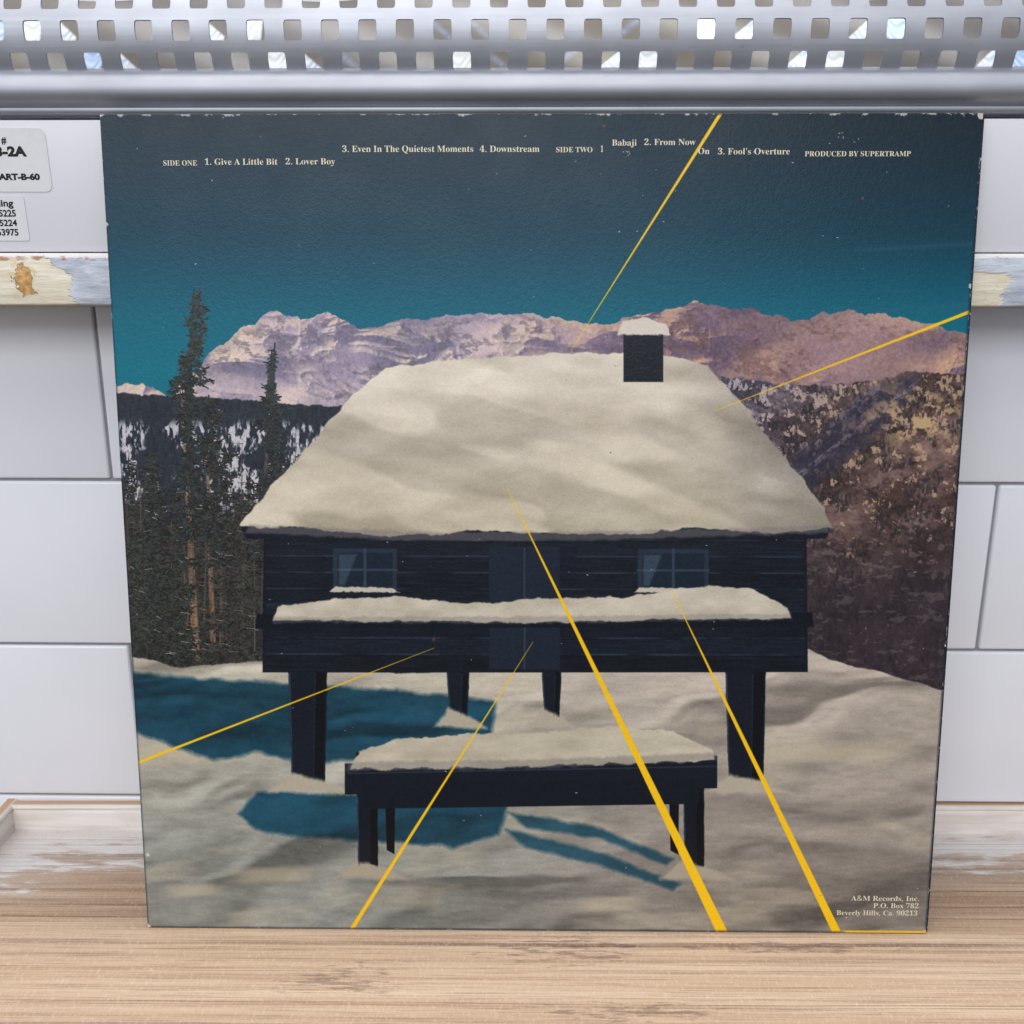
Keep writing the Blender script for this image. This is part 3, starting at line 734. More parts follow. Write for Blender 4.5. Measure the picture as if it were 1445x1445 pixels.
    C.put(C.poly([(690, 772), (790, 772), (790, 945), (690, 945)], 1.2), (22, 32, 46)); C.put(C.line((740, 774), (740, 944), 2), (46, 58, 72))
    # porch step with its own strip of snow
    C.put(C.poly([(362, 868), (1146, 864), (1148, 884), (360, 888)], 1.2), nav - 3)
    sn_ = np.array((190, 180, 162)) + (fbm(X * .03, Y * .06, 165, 4) - .5)[..., None] * 40
    C.put(C.poly([(386, 876), (392, 858), (470, 846), (560, 842), (660, 852), (760, 846), (880, 842), (1000, 826), (1060, 830), (1112, 858), (1116, 872), (760, 878)], 2, 4, 166, .05), sn_)
    # roof: dark eave, thick snow, fold of shade
    C.put(C.poly([(340, 748), (352, 722), (1160, 722), (1172, 748), (1165, 760), (348, 762)], 1.2), nav + 3)
    roof = C.poly([(340, 742), (372, 700), (430, 636), (500, 560), (545, 522), (640, 508), (800, 498), (930, 500), (1000, 514), (1050, 570), (1110, 652), (1160, 716), (1174, 744), (1100, 752), (980, 746), (860, 756), (700, 748), (560, 758), (440, 748)], 2.2, 7, 168, .03)
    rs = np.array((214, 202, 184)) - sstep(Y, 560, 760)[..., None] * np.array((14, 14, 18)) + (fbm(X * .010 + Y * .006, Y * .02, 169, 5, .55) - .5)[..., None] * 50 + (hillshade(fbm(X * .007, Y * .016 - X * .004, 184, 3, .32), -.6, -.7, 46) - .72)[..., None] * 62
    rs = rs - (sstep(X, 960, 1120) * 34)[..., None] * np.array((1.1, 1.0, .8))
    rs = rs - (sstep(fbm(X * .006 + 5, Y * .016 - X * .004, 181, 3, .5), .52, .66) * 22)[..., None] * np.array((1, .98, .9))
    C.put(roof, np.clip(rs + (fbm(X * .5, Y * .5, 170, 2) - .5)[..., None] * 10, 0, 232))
    C.put(C.poly([(352, 742), (600, 752), (860, 750), (1168, 742), (1172, 752), (860, 762), (600, 764), (346, 754)], 4, 3, 171, .06) * .5, (120, 112, 112))
    C.put(C.poly([(880, 470), (936, 470), (936, 540), (880, 540)], 1.2), (20, 24, 34)); C.put(C.poly([(872, 474), (878, 456), (908, 448), (940, 458), (946, 474)], 2, 3, 172, .1), (206, 196, 182))
    # two-rail fence in front
    for x in (517, 978):
        C.put(C.poly([(x - 15, 1062), (x + 15, 1060), (x + 16, 1236), (x - 12, 1226)], 1.2, 1, 175, .1), nav + 2)
        C.put(C.poly([(x - 46, 1240), (x - 16, 1216), (x + 18, 1222), (x + 60, 1242)], 6, 4, 176, .05), (160, 150, 132))
    C.put(C.poly([(486, 1078), (1012, 1066), (1012, 1112), (486, 1122)], 1.2), nav + 3)
    for x in (517, 978):
        C.put(C.poly([(x + 5, 1112), (x + 14, 1112), (x + 15, 1222), (x + 5, 1220)], 1.2) * .9, (4, 6, 11)); C.put(C.line((x - 13, 1126), (x - 11, 1222), 2, 1.4, 1.2) * .55, (60, 74, 92))
        q = 26 if x < 700 else -34
        C.put(C.poly([(x + q, 1120), (x + q + 14, 1120), (x + q + 13, 1206), (x + q + 2, 1200)], 1.2), (6, 9, 15))
    C.put(C.line((490, 1092), (1010, 1081), 1.8, soft=1.2) * .5, (58, 72, 90)); C.put(C.line((512, 1124), (986, 1114), 1.4, soft=1.2) * .5, (2, 4, 8))
    C.put(C.poly([(512, 1108), (986, 1098), (986, 1134), (512, 1142)], 1.2), nav + 1)
    C.put(C.poly([(494, 1086), (506, 1060), (560, 1044), (640, 1036), (740, 1034), (860, 1026), (950, 1030), (1004, 1056), (1010, 1072), (760, 1082)], 2.4, 5, 178, .05), np.array((182, 172, 152)) + (fbm(X * .02, Y * .06, 179, 4) - .5)[..., None] * 46)
    # drifted snow grain over the lit snow, deeper shade along lower borders
    C.put(C.poly([(490, 1076), (760, 1072), (1010, 1062), (1012, 1072), (760, 1084), (490, 1088)], 4, 3, 182, .08) * .45, (116, 110, 106))
    C.put(C.poly([(386, 872), (760, 870), (1116, 866), (1118, 874), (760, 880), (386, 880)], 3, 3, 183, .08) * .4, (120, 114, 110))
    # plain yellow stripes
    yl = np.array((236, 186, 20))
    for a, b, w in (((806, 496), (1022, 155), 5), ((752, 906), (484, 1330), 6), ((1010, 580), (1396, 430), 5), ((612, 915), (180, 1083), 4), ((716, 690), (1026, 1330), 15), ((946, 830), (1188, 1330), 12)):
        C.put(C.line(a, b, .5, w, soft=1.2), yl)
    # wear: specks, rubbed border, chipped corners
    n = 150; px = r.uniform(150, 1380, n); py = r.uniform(170, 1310, n); l = r.uniform(0, 2.2, n)
    C.strokes(np.c_[px, py, px + l, py + r.uniform(-1, 1, n)], np.array((150, 152, 152)) + r.normal(0, 25, (n, 1)), 1)
    for cx, cy, s_ in ((885, 218, 5), (1195, 196, 9)):
        k = 6; px = cx + r.normal(0, s_, k); py = cy + r.normal(0, s_ * .7, k); C.strokes(np.c_[px, py, px + 1, py + 1], np.full((k, 3), 150.), 1)
    for cx, cy in ((853, 180), (1218, 281), (612, 903)): C.put(np.clip(2.6 - np.hypot(X - cx, Y - cy), 0, 1) * .6, (150, 60, 70))
    g = (np.arange(N) + .5) / N; U, V = np.meshgrid(g, g); e = np.minimum(np.minimum(U, 1 - U), np.minimum(V, 1 - V)) * 314
    wn = fbm(U * 90, V * 130, 190, 6, .72)
    C.put(sstep(.95 - e, 0, .8) * .5, (20, 34, 48))
    topw = np.clip(((wn - .5) * 5.5 - .25 - V * 314) / .25, 0, 1) * sstep(V, .02, .0)
    C.put(np.clip(topw, 0, 1) * .85, (196, 192, 184))
    rim = np.clip((wn * 1.6 - .92 - e) / .15, 0, 1); C.put(rim * .8, (178, 172, 162))
    for u, v, rad in ((1, 0, 2.2), (0, 0, 1.2), (1, 1, 1.6), (0, 1, 1.5), (.0, .12, .8), (1, .19, 1.0), (1, .62, .9), (0.005, .9, .8)):
        d = np.hypot(U - u, V - v) * 314 + (wn - .5) * 3; C.put(np.clip((rad - d) / .3, 0, 1) * .9, (208, 196, 180))
    C.put(sstep(V, 1 - .0042, 1 - .0036) * sstep(U, .888, .90) * sstep(U * .0030 + V, .99965, 1.0002), (222, 176, 40))
    # printing grain
    C.img += r.normal(0, 2.2, (N, N, 1)) + (fbm(U * 420, V * 420, 193, 2) - .5)[..., None] * 7
    img = np.clip(C.img, 0, 255) / 255.
    im = bpy.data.images.new('sleeve_print', N, N, alpha=False)
    out = np.ones((N, N, 4), np.float32); out[..., :3] = img[::-1]
    im.pixels.foreach_set(out.ravel()); im.update(); im.pack()
    return im

# ------------------------------------------------------------------ record sleeve
GLYPHS = {" ":"175;","&":"491;187,-7 125,2 77,28 46,69 36,125 43,172 63,208 96,238 139,266 99,318 85,348 81,382 89,426 114,459 153,480 204,487 252,480 289,460 313,427 320,383 314,344 293,312 262,283 224,258 354,133 370,155 382,181 401,240 461,240 434,160 415,125 392,95 490,0 410,0 352,56 319,31 281,11 238,-2/188,293 222,315 245,336 258,358 262,383 258,405 246,423 227,435 202,439 177,435 156,424 143,406 138,383 142,360 151,338 167,317/189,46 229,49 263,60 291,75 314,93 175,229 142,207 118,185 103,160 97,127 104,94 122,68 151,51","'":"151;57,306 44,480 107,480 94,306",",":"180;28,-87 47,-3 55,40 61,78 124,78 129,71 118,33 104,-8 71,-87",".":"180;89,-9 74,-7 60,1 51,15 48,36 51,57 60,71 74,79 89,81 106,79 119,71 129,57 132,36 129,15 119,1 106,-7","0":"375;188,-7 133,1 91,24 60,61 39,111 27,171 23,241 27,311 39,371 60,420 91,456 133,479 189,486 242,479 283,456 314,419 336,370 348,310 353,240 348,171 336,110 314,61 283,24 241,1/188,37 219,50 237,91 246,155 248,240 246,326 237,390 219,429 189,443 157,429 139,390 130,326 127,240 130,155 139,91 157,50","1":"375;65,0 65,36 120,36 135,38 146,45 152,58 154,79 154,416 130,388 108,365 87,351 67,346 52,349 40,359 31,375 28,396 74,412 101,426 132,447 179,482 254,482 254,79 256,61 261,47 271,38 288,36 343,36 343,0","2":"375;24,0 24,69 123,171 160,210 187,245 206,277 218,307 224,338 226,371 223,405 212,427 196,441 174,445 145,438 126,416 116,380 112,329 77,333 50,344 32,365 26,396 30,419 43,441 63,459 92,474 129,483 174,486 240,479 288,456 318,421 328,375 319,329 308,306 291,281 268,252 238,220 201,182 154,138 87,74 244,74 263,77 279,86 292,101 300,120 305,141 345,141 341,0","3":"375;163,-7 117,-4 81,5 53,18 34,35 23,54 19,74 23,96 36,113 54,123 76,126 82,89 99,62 125,46 158,40 180,42 199,49 216,61 230,79 238,105 241,139 234,174 214,202 181,221 137,227 95,227 95,269 140,269 178,275 204,296 220,327 225,367 221,400 211,424 193,440 169,445 148,441 133,430 122,413 116,391 111,341 75,345 47,356 30,374 24,401 34,434 62,461 108,480 173,486 237,479 286,458 317,423 328,377 320,335 298,301 265,275 225,256 279,238 305,222 326,201 340,174 345,138 341,101 329,70 312,44 288,25 261,10 230,1","4":"375;121,0 121,36 140,36 161,38 179,44 191,58 195,84 195,125 9,125 9,166 199,480 293,480 293,169 363,169 363,125 293,125 293,84 297,58 309,44 327,38 348,36 357,36 357,0/56,169 195,169 195,287 196,351 199,416 189,394 174,366 158,338 146,319","7":"375;111,0 289,406 113,406 86,398 74,372 70,338 30,338 33,480 353,480 353,447 168,0","8":"375;183,-7 132,-2 91,11 60,31 38,57 25,88 20,122 27,162 47,193 79,219 119,242 83,267 57,296 41,327 36,364 39,395 50,423 70,449 99,469 140,482 191,486 254,478 299,453 325,415 334,369 328,333 310,305 281,282 244,260 296,230 330,199 349,166 355,127 344,71 310,29 256,2/203,283 224,298 239,317 247,340 250,370 243,407 234,423 222,436 206,444 187,447 163,442 145,426 134,402 130,372 135,341 149,318 172,300/187,32 218,37 241,55 257,82 262,116 256,146 239,170 208,192 164,216 143,199 126,178 115,152 111,120 116,84 132,56 156,38","9":"375;152,-7 116,-4 88,4 67,17 53,33 45,51 42,69 44,83 50,94 61,102 75,107 87,80 103,56 126,41 156,36 194,48 223,84 242,145 251,230 234,212 212,198 186,188 155,185 103,194 60,220 33,264 24,324 28,369 42,409 64,441 95,466 133,481 177,486 223,480 264,463 298,433 323,390 340,332 345,261 343,207 334,157 321,111 301,72 274,39 241,14 200,-2/184,233 206,236 224,245 239,260 251,278 245,352 231,403 209,432 181,441 156,434 137,413 125,377 121,328 125,286 137,257 156,239","A":"436;-9,0 -9,18 9,21 24,30 36,47 49,75 206,466 224,465 384,87 399,55 411,34 425,22 443,18 443,0 229,0 229,18 270,25 283,46 281,59 273,81 253,132 103,132 79,71 76,59 75,48 87,26 124,18 128,18 128,0/113,161 242,161 177,319","B":"442;16,0 16,17 45,22 62,32 72,51 75,82 75,369 73,394 69,412 62,425 51,433 36,437 15,439 15,455 220,455 297,449 352,429 385,396 396,351 389,313 369,283 335,261 287,247 344,231 385,206 410,173 418,132 407,76 371,35 314,9 238,0/182,252 188,252 234,257 263,272 279,301 285,345 281,385 269,412 248,428 216,434 198,432 188,425 183,412 182,391/222,24 259,30 283,49 296,81 301,128 295,176 277,208 245,225 197,231 182,231 182,65 184,46 190,33 202,26","C":"468;257,-11 193,-3 137,20 91,56 56,104 34,162 26,228 34,294 56,351 92,399 139,435 195,458 259,465 309,459 367,440 388,435 408,443 419,465 437,465 437,308 420,308 392,364 356,407 313,434 265,443 212,430 174,389 151,321 144,226 152,138 177,74 219,36 278,24 318,29 358,45 395,71 428,106 447,89 409,45 365,14 314,-5","D":"496;20,0 20,17 47,21 63,30 71,46 74,75 74,374 71,407 61,426 43,435 15,439 15,455 222,455 278,452 328,441 370,422 405,396 433,364 452,325 464,279 468,228 453,128 408,57 333,14 228,0/222,24 279,37 319,75 343,139 351,229 343,318 319,382 279,420 223,433 202,431 190,423 184,409 182,385 182,72 184,48 190,34 202,27","E":"442;14,0 14,17 44,20 62,30 72,48 75,78 75,369 72,405 62,425 44,435 16,439 16,455 399,455 399,320 383,320 369,373 340,406 295,424 232,430 213,430 200,428 191,424 186,417 184,405 183,388 183,246 193,246 232,252 259,269 277,300 288,345 304,345 304,118 287,118 282,154 273,181 259,201 241,213 216,220 185,222 183,222 183,67 185,47 192,35 206,29 230,28 276,30 313,39 345,53 371,75 393,105 411,143 430,143 402,0","F":"404;15,0 15,17 45,23 62,34 72,53 75,84 75,375 71,405 61,423 43,433 14,439 14,455 394,455 394,320 377,320 369,357 355,385 336,406 310,420 275,428 230,431 212,431 200,429 186,421 183,412 182,398 182,247 190,247 229,253 256,270 274,301 284,347 302,347 302,118 285,118 274,168 257,200 229,218 189,224 182,224 182,81 183,59 188,43 196,31 210,24 229,19 257,17 257,0","G":"508;268,-10 200,-3 141,19 93,55 57,103 35,161 28,229 35,295 57,352 93,399 139,435 195,458 257,465 311,459 369,441 388,436 406,443 419,465 437,465 437,308 420,308 403,346 382,379 357,406 329,426 299,439 267,443 214,430 176,389 153,322 146,228 154,135 180,67 221,26 275,13 308,16 328,27 339,45 343,71 343,128 339,154 329,170 309,179 275,182 275,198 500,198 500,182 473,179 457,171 449,155 446,128 446,29 357,0","H":"523;15,0 15,17 45,22 62,32 72,50 75,81 75,379 71,406 62,424 44,434 16,439 16,455 242,455 242,439 220,436 204,432 193,425 187,415 183,400 182,379 182,251 342,251 342,379 341,400 337,415 331,425 320,432 304,436 282,439 282,455 507,455 507,439 478,434 461,424 452,407 449,379 449,81 452,52 461,33 478,22 507,17 507,0 282,0 282,17 311,21 329,31 339,49 342,81 342,221 182,221 182,81 185,50 194,32 212,22 242,17 242,0","I":"260;13,0 13,17 42,23 61,32 72,49 75,75 75,387 72,412 63,427 45,435 13,439 13,455 244,455 244,439 214,435 196,427 186,412 183,387 183,77 184,59 187,44 194,34 206,26 223,21 246,17 246,0","L":"426;15,0 15,17 45,22 62,32 72,50 75,81 75,379 71,407 62,425 44,434 16,439 16,455 250,455 250,439 226,437 208,434 196,427 188,416 183,401 182,379 182,83 183,62 185,47 191,37 200,31 214,28 234,28 278,31 315,40 345,56 370,80 391,112 409,154 427,154 402,0","M":"634;14,0 14,17 43,22 61,32 72,50 75,79 75,382 74,402 71,416 64,426 53,432 37,436 15,439 15,455 185,455 317,142 449,455 617,455 617,439 590,433 573,423 563,405 560,378 560,85 561,61 565,43 571,31 582,23 596,19 617,17 617,0 396,0 396,17 417,20 433,25 443,32 450,44 453,61 455,83 455,399 288,0 270,0 105,389 105,80 109,48 120,30 139,20 169,17 169,0","N":"494;403,-11 107,350 107,79 110,49 119,31 136,21 167,17 167,0 18,0 18,17 39,19 54,23 65,30 71,41 75,57 76,79 76,388 49,421 36,433 18,439 18,455 156,455 391,169 391,377 390,399 386,414 379,425 369,431 353,436 331,439 331,455 480,455 480,439 450,434 433,425 425,407 422,377 422,-11","O":"525;261,-11 213,-6 169,7 129,29 94,58 66,93 45,134 32,179 28,228 32,276 45,321 66,362 95,397 130,426 170,448 216,462 265,466 313,462 357,448 397,427 431,399 459,364 481,323 494,277 498,228 494,179 481,134 459,93 430,58 395,29 355,7 310,-6/265,12 315,26 351,66 372,133 379,228 371,321 348,389 310,430 260,443 210,430 174,389 152,322 145,228 153,135 177,67 215,26","P":"418;15,0 15,17 45,22 62,32 72,50 75,81 75,379 71,406 62,424 44,434 16,439 16,455 214,455 287,452 336,440 366,422 390,398 404,367 409,332 398,280 367,240 314,214 242,206 182,206 182,81 185,50 194,32 212,22 242,17 242,0/182,230 201,230 244,235 272,253 287,283 292,329 288,375 275,406 252,425 216,431 199,429 189,424 184,414 182,398","Q":"525;378,-116 315,-108 262,-87 219,-51 187,-1 141,21 101,50 70,86 47,129 32,176 28,228 32,276 45,321 66,362 95,397 130,426 170,448 216,462 265,466 313,462 357,448 397,427 431,399 459,364 481,323 494,277 498,228 487,152 454,86 401,34 330,0 352,-35 378,-60 409,-76 445,-81 467,-79 492,-73 495,-92 435,-110/265,12 316,26 351,66 373,133 380,228 372,321 348,389 310,430 260,443 210,430 174,389 152,322 145,228 153,135 178,67 216,26","R":"473;15,0 15,17 45,22 62,32 72,50 75,81 75,379 71,406 62,424 44,434 16,439 16,455 217,455 305,448 367,426 405,388 417,334 411,296 392,265 360,241 315,224 432,50 443,36 452,26 463,19 478,17 480,17 480,0 338,0 201,212 182,212 182,81 185,50 194,32 212,22 242,17 242,0/182,234 203,234 249,240 280,258 298,290 304,336 299,378 284,407 259,425 224,431 202,429 190,422 184,409 182,385","S":"390;43,-11 43,158 62,158 83,94 111,50 149,24 197,15 231,20 257,36 273,60 279,89 265,129 225,160 163,191 112,221 77,253 56,289 50,332 54,370 67,403 88,429 115,449 148,462 185,466 229,461 282,448 291,446 300,445 313,450 320,466 339,466 339,319 322,319 310,354 293,385 272,410 248,429 222,441 194,445 163,440 140,426 125,406 120,380 124,356 137,336 159,319 189,303 253,273 290,253 317,233 337,211 350,188 357,162 359,133 354,93 339,58 314,29 281,8 240,-6 192,-10 158,-8 126,1 98,9 85,12 69,7 61,-11","T":"423;92,0 92,17 123,21 142,31 152,50 156,81 156,433 149,433 102,426 65,403 41,367 29,318 11,318 11,455 410,455 410,317 394,317 381,368 357,404 319,426 269,433 263,433 263,81 267,49 276,30 296,21 328,17 328,0","U":"492;248,-13 168,-2 114,29 83,81 73,155 73,379 70,406 61,424 43,434 15,439 15,455 240,455 240,439 219,436 202,432 192,425 185,415 182,400 181,379 181,140 186,88 203,51 232,29 275,22 326,31 363,56 385,99 392,159 392,378 389,406 379,423 360,433 328,439 328,455 474,455 474,439 448,432 433,421 425,404 422,378 422,181 412,92 380,32 325,-2","W":"611;171,-11 32,393 24,413 15,427 3,435 -15,439 -15,455 181,455 181,439 162,437 150,432 143,423 140,410 142,394 148,373 223,153 301,353 286,399 278,418 267,429 252,435 229,439 229,455 439,455 439,439 404,432 393,412 394,401 399,386 474,166 541,369 547,391 549,406 546,421 538,430 524,436 503,439 503,455 624,455 624,439 607,433 594,421 584,404 575,379 446,-11 428,-11 316,309 190,-11","Y":"426;101,0 101,17 131,22 148,32 157,50 161,81 161,179 46,387 29,414 14,429 1,435 -13,438 -13,455 207,455 207,438 195,438 179,436 167,432 158,425 156,416 158,405 164,392 248,226 333,366 345,389 349,408 336,430 298,438 295,438 295,455 439,455 439,438 423,434 409,424 396,411 383,392 268,203 268,81 271,50 280,32 298,22 328,17 328,0","a":"344;255,-10 216,1 200,35 151,2 95,-9 64,-4 40,11 25,34 20,63 31,104 63,136 119,164 199,190 199,241 196,266 187,282 171,292 148,296 115,290 104,274 106,268 113,257 121,243 123,231 120,215 110,202 95,194 77,191 59,194 45,203 36,218 33,236 37,259 49,278 69,295 95,308 126,316 162,318 223,312 263,292 285,259 293,210 293,62 293,48 295,40 304,34 320,42 329,28 294,-1/151,34 174,41 199,63 199,169 164,157 138,139 123,114 118,84 126,46","b":"361;43,-11 43,388 41,414 37,428 26,436 8,439 8,455 138,455 138,279 175,308 221,318 254,313 284,299 308,276 326,245 338,208 342,166 337,118 323,75 300,40 270,13 233,-4 192,-10 148,-1 105,28 53,-11/183,14 213,23 232,49 242,95 245,160 242,213 231,251 212,273 184,280 169,277 155,270 144,257 138,242 138,69 149,28","c":"293;156,-10 119,-5 87,11 59,35 38,68 24,106 19,150 25,196 40,237 64,271 96,297 133,313 175,319 218,314 250,298 271,275 277,245 275,228 266,215 253,207 236,204 206,216 196,251 197,261 197,271 190,290 169,297 144,290 126,269 116,235 112,187 118,123 137,76 166,48 204,38 239,47 271,72 285,60 258,30 227,8 193,-6","d":"370;140,-10 107,-5 78,10 53,35 35,66 23,104 19,147 24,196 36,237 55,272 81,297 112,313 146,318 189,309 223,280 223,401 220,419 212,430 198,437 176,439 176,455 319,455 319,75 320,54 325,41 335,32 353,28 353,11 294,6 223,-10 223,39 188,2/171,28 187,31 202,41 215,56 223,76 223,242 217,257 206,270 191,278 174,281 147,273 130,250 121,210 118,153 120,98 130,58 146,36","e":"301;154,-10 117,-5 85,10 58,35 37,69 24,109 19,157 24,201 38,240 59,273 87,298 120,313 157,318 209,309 249,280 274,234 283,173 283,166 117,166 123,112 138,73 164,50 199,42 237,53 270,86 285,73 258,36 228,11 193,-5/116,192 201,192 201,215 199,252 193,277 181,292 161,297 141,291 127,274 119,244 116,203","h":"381;18,0 18,16 35,19 45,26 51,37 52,56 52,399 51,417 46,429 36,437 19,440 19,455 148,455 148,267 190,305 243,318 281,312 309,292 325,258 330,212 330,56 332,38 337,26 347,19 363,16 363,0 202,0 202,16 207,16 228,26 235,56 235,217 234,241 229,258 219,268 203,271 173,262 148,235 148,56 149,38 154,26 164,19 180,16 180,0","i":"198;101,362 81,366 65,376 54,393 50,412 54,432 65,449 81,460 101,463 120,460 137,449 147,432 151,412 147,393 136,376 120,366/18,0 18,16 35,19 45,26 51,37 52,56 52,252 51,272 47,285 37,291 20,293 21,310 148,310 148,56 150,38 154,26 164,19 180,16 180,0","j":"209;106,363 86,367 70,378 59,394 56,414 59,434 71,450 87,461 106,465 126,461 142,450 153,434 157,414 153,394 142,378 126,367/36,-140 11,-138 -11,-131 -29,-120 -44,-105 -53,-88 -56,-70 -53,-53 -45,-40 -32,-32 -15,-29 2,-31 15,-39 23,-51 26,-66 19,-87 13,-97 11,-103 16,-113 31,-117 49,-113 58,-100 62,-80 64,-54 64,250 62,271 56,284 43,291 22,294 22,310 159,310 159,-21 151,-73 127,-110 88,-133","l":"199;18,0 18,16 35,19 45,26 51,37 52,56 52,398 51,417 47,429 38,436 20,439 20,455 148,455 148,56 150,38 154,26 164,19 180,16 180,0","m":"554;18,0 18,16 35,19 45,26 51,37 52,56 52,253 51,271 46,284 36,291 19,294 19,310 146,310 146,265 188,305 237,318 268,315 292,304 310,286 320,261 364,304 418,318 455,312 482,292 498,258 504,212 504,56 505,38 510,26 520,19 536,16 536,0 377,0 377,16 393,19 403,26 408,38 410,56 410,217 408,241 404,258 394,268 377,271 349,263 324,237 324,56 326,38 331,26 340,19 356,16 356,0 199,0 199,16 215,19 225,26 230,38 232,56 232,217 230,241 226,258 216,268 199,271 170,262 146,235 146,56 148,38 152,27 162,19 177,16 177,0","n":"381;18,0 18,16 35,19 45,26 51,37 52,56 52,253 51,271 46,284 36,291 19,294 19,310 148,310 148,267 190,306 243,318 281,312 309,292 325,258 330,212 330,56 332,38 337,26 347,19 363,16 363,0 202,0 202,16 207,16 228,26 235,56 235,217 234,241 229,258 219,268 203,271 173,262 148,235 148,56 149,38 154,26 164,19 180,16 180,0","o":"336;169,-10 127,-5 90,11 60,37 38,70 24,110 19,154 24,199 38,239 60,272 90,297 127,313 168,318 209,313 245,298 275,273 298,240 312,200 317,154 312,108 298,69 275,36 245,11 210,-5/169,11 193,18 209,39 214,56 217,81 219,114 220,154 217,227 208,271 192,292 169,299 144,292 128,271 120,227 117,154 118,114 120,82 123,56 128,39 144,18","r":"287;18,0 18,16 35,19 45,26 51,37 52,56 52,252 51,273 46,285 37,291 20,293 21,310 146,310 146,252 165,280 187,301 210,314 233,318 258,315 275,304 286,287 289,266 287,248 278,234 265,225 248,222 233,224 222,231 207,250 199,257 189,260 175,255 162,241 152,220 149,192 149,56 152,37 159,25 173,19 197,16 197,0","s":"288;151,-10 122,-6 87,6 73,9 60,4 51,-9 36,-9 36,105 53,105 66,68 87,39 112,21 140,15 162,18 179,27 189,40 192,58 183,84 156,105 107,130 76,148 54,169 41,193 37,220 44,259 65,291 98,312 141,319 166,316 199,308 206,306 213,305 223,308 230,319 244,319 244,222 228,222 215,254 196,277 174,291 149,296 130,294 116,286 108,274 105,259 107,244 115,232 128,222 146,212 191,189 221,172 241,151 253,127 257,95 250,51 228,18 194,-3","t":"228;124,-9 89,-4 66,10 53,36 48,71 48,279 20,279 20,300 57,336 88,369 112,398 129,424 144,424 144,310 208,310 208,279 144,279 144,82 146,64 149,51 157,43 168,40 189,49 206,75 222,66 205,33 182,9 155,-5","u":"375;131,-10 91,-3 65,17 51,51 46,97 46,248 44,268 39,282 29,291 11,294 11,310 142,310 142,74 144,58 151,46 162,38 177,36 205,43 228,66 228,248 226,269 221,283 209,291 189,294 189,310 324,310 324,70 326,51 331,39 342,33 360,30 360,13 300,7 228,-10 228,40 209,19 186,3 160,-7","v":"306;142,-10 38,248 30,267 22,281 12,290 -3,293 -3,310 164,310 164,294 156,294 136,290 129,276 130,268 185,122 236,253 240,264 241,272 232,289 203,294 203,310 305,310 305,295 289,289 278,279 269,264 260,243 160,-10","w":"434;122,-10 17,265 6,284 -11,293 -11,310 138,310 138,293 120,289 114,276 116,266 120,253 167,127 211,235 201,266 195,280 190,288 181,293 168,295 168,310 323,310 323,293 302,288 296,276 296,269 298,262 336,141 382,256 387,275 380,289 370,292 356,295 356,310 445,310 445,295 433,292 425,284 412,258 304,-10 289,-10 223,197 140,-10","x":"319;5,0 5,15 34,29 62,56 123,136 43,263 24,285 4,293 4,310 169,310 169,294 147,291 140,280 143,272 149,260 183,206 224,257 232,268 234,279 227,290 217,293 201,294 201,310 311,310 311,296 283,283 254,254 198,184 291,36 303,21 319,15 319,0 155,0 155,16 178,19 185,30 182,43 173,59 138,114 97,61 88,46 85,34 92,20 114,15 118,15 118,0","y":"300;52,-140 29,-137 10,-125 -3,-107 -7,-84 -4,-67 5,-53 18,-43 36,-40 51,-42 64,-49 72,-61 75,-76 74,-81 74,-87 77,-96 86,-99 99,-92 114,-74 129,-44 140,-5 36,251 25,275 15,287 8,292 -3,293 -5,293 -5,310 162,310 162,293 146,292 136,289 130,284 128,275 130,267 133,257 185,119 230,241 236,260 238,274 236,284 229,289 219,292 203,293 203,310 300,310 300,293 287,290 277,281 268,265 259,242 162,-24 145,-65 129,-96 113,-117 95,-131 76,-138"}
def serif_mesh(bm, s, left, right, base, cap, y):
    """serif lettering from outline data, fitted between left and right (metres on the sleeve face)"""
    from mathutils.geometry import delaunay_2d_cdt
    x = 0; parts = []
    for ch in s:
        adv, body = GLYPHS[ch].split(';')
        loops = []
        for sp in (body.split('/') if body else []):
            P = np.array([tuple(map(float, q.split(','))) for q in sp.split(' ')])
            keep = np.hypot(*(P - np.roll(P, 1, 0)).T) > .5; P = P[keep]
            tg = np.roll(P, -1, 0) - np.roll(P, 1, 0); tg /= np.hypot(*tg.T)[:, None] + 1e-9
            loops.append(P + np.c_[tg[:, 1], -tg[:, 0]] * 3.0 + (x, 0))
        if loops: parts.append(loops)
        x += int(adv)
    ax = np.concatenate([p[:, 0] for l in parts for p in l]); e0, e1 = ax.min(), ax.max()
    k = (right - left) / (e1 - e0); kz = cap / 512.
    for loops in parts:
        V, E = [], []
        for P in loops:
            b = len(V); n = len(P); V += [Vector(p) for p in P]; E += [(b + q, b + (q + 1) % n) for q in range(n)]
        vs, _, fs, *_r = delaunay_2d_cdt(V, E, [], 0, 1e-4)
        nv = [bm.verts.new((left + (v.x - e0) * k, y, base + v.y * kz)) for v in vs]
        for f in fs:
            cx = sum(vs[q].x for q in f) / 3; cy = sum(vs[q].y for q in f) / 3; ins = False
            for P in loops:
                for (ax_, ay), (bx, by) in zip(P, np.roll(P, -1, 0)):
                    if (ay > cy) != (by > cy) and cx < (bx - ax_) * (cy - ay) / (by - ay) + ax_: ins = not ins
            if ins: bm.faces.new([nv[q] for q in f])
        for v in nv:
            if not v.link_faces: bm.verts.remove(v)

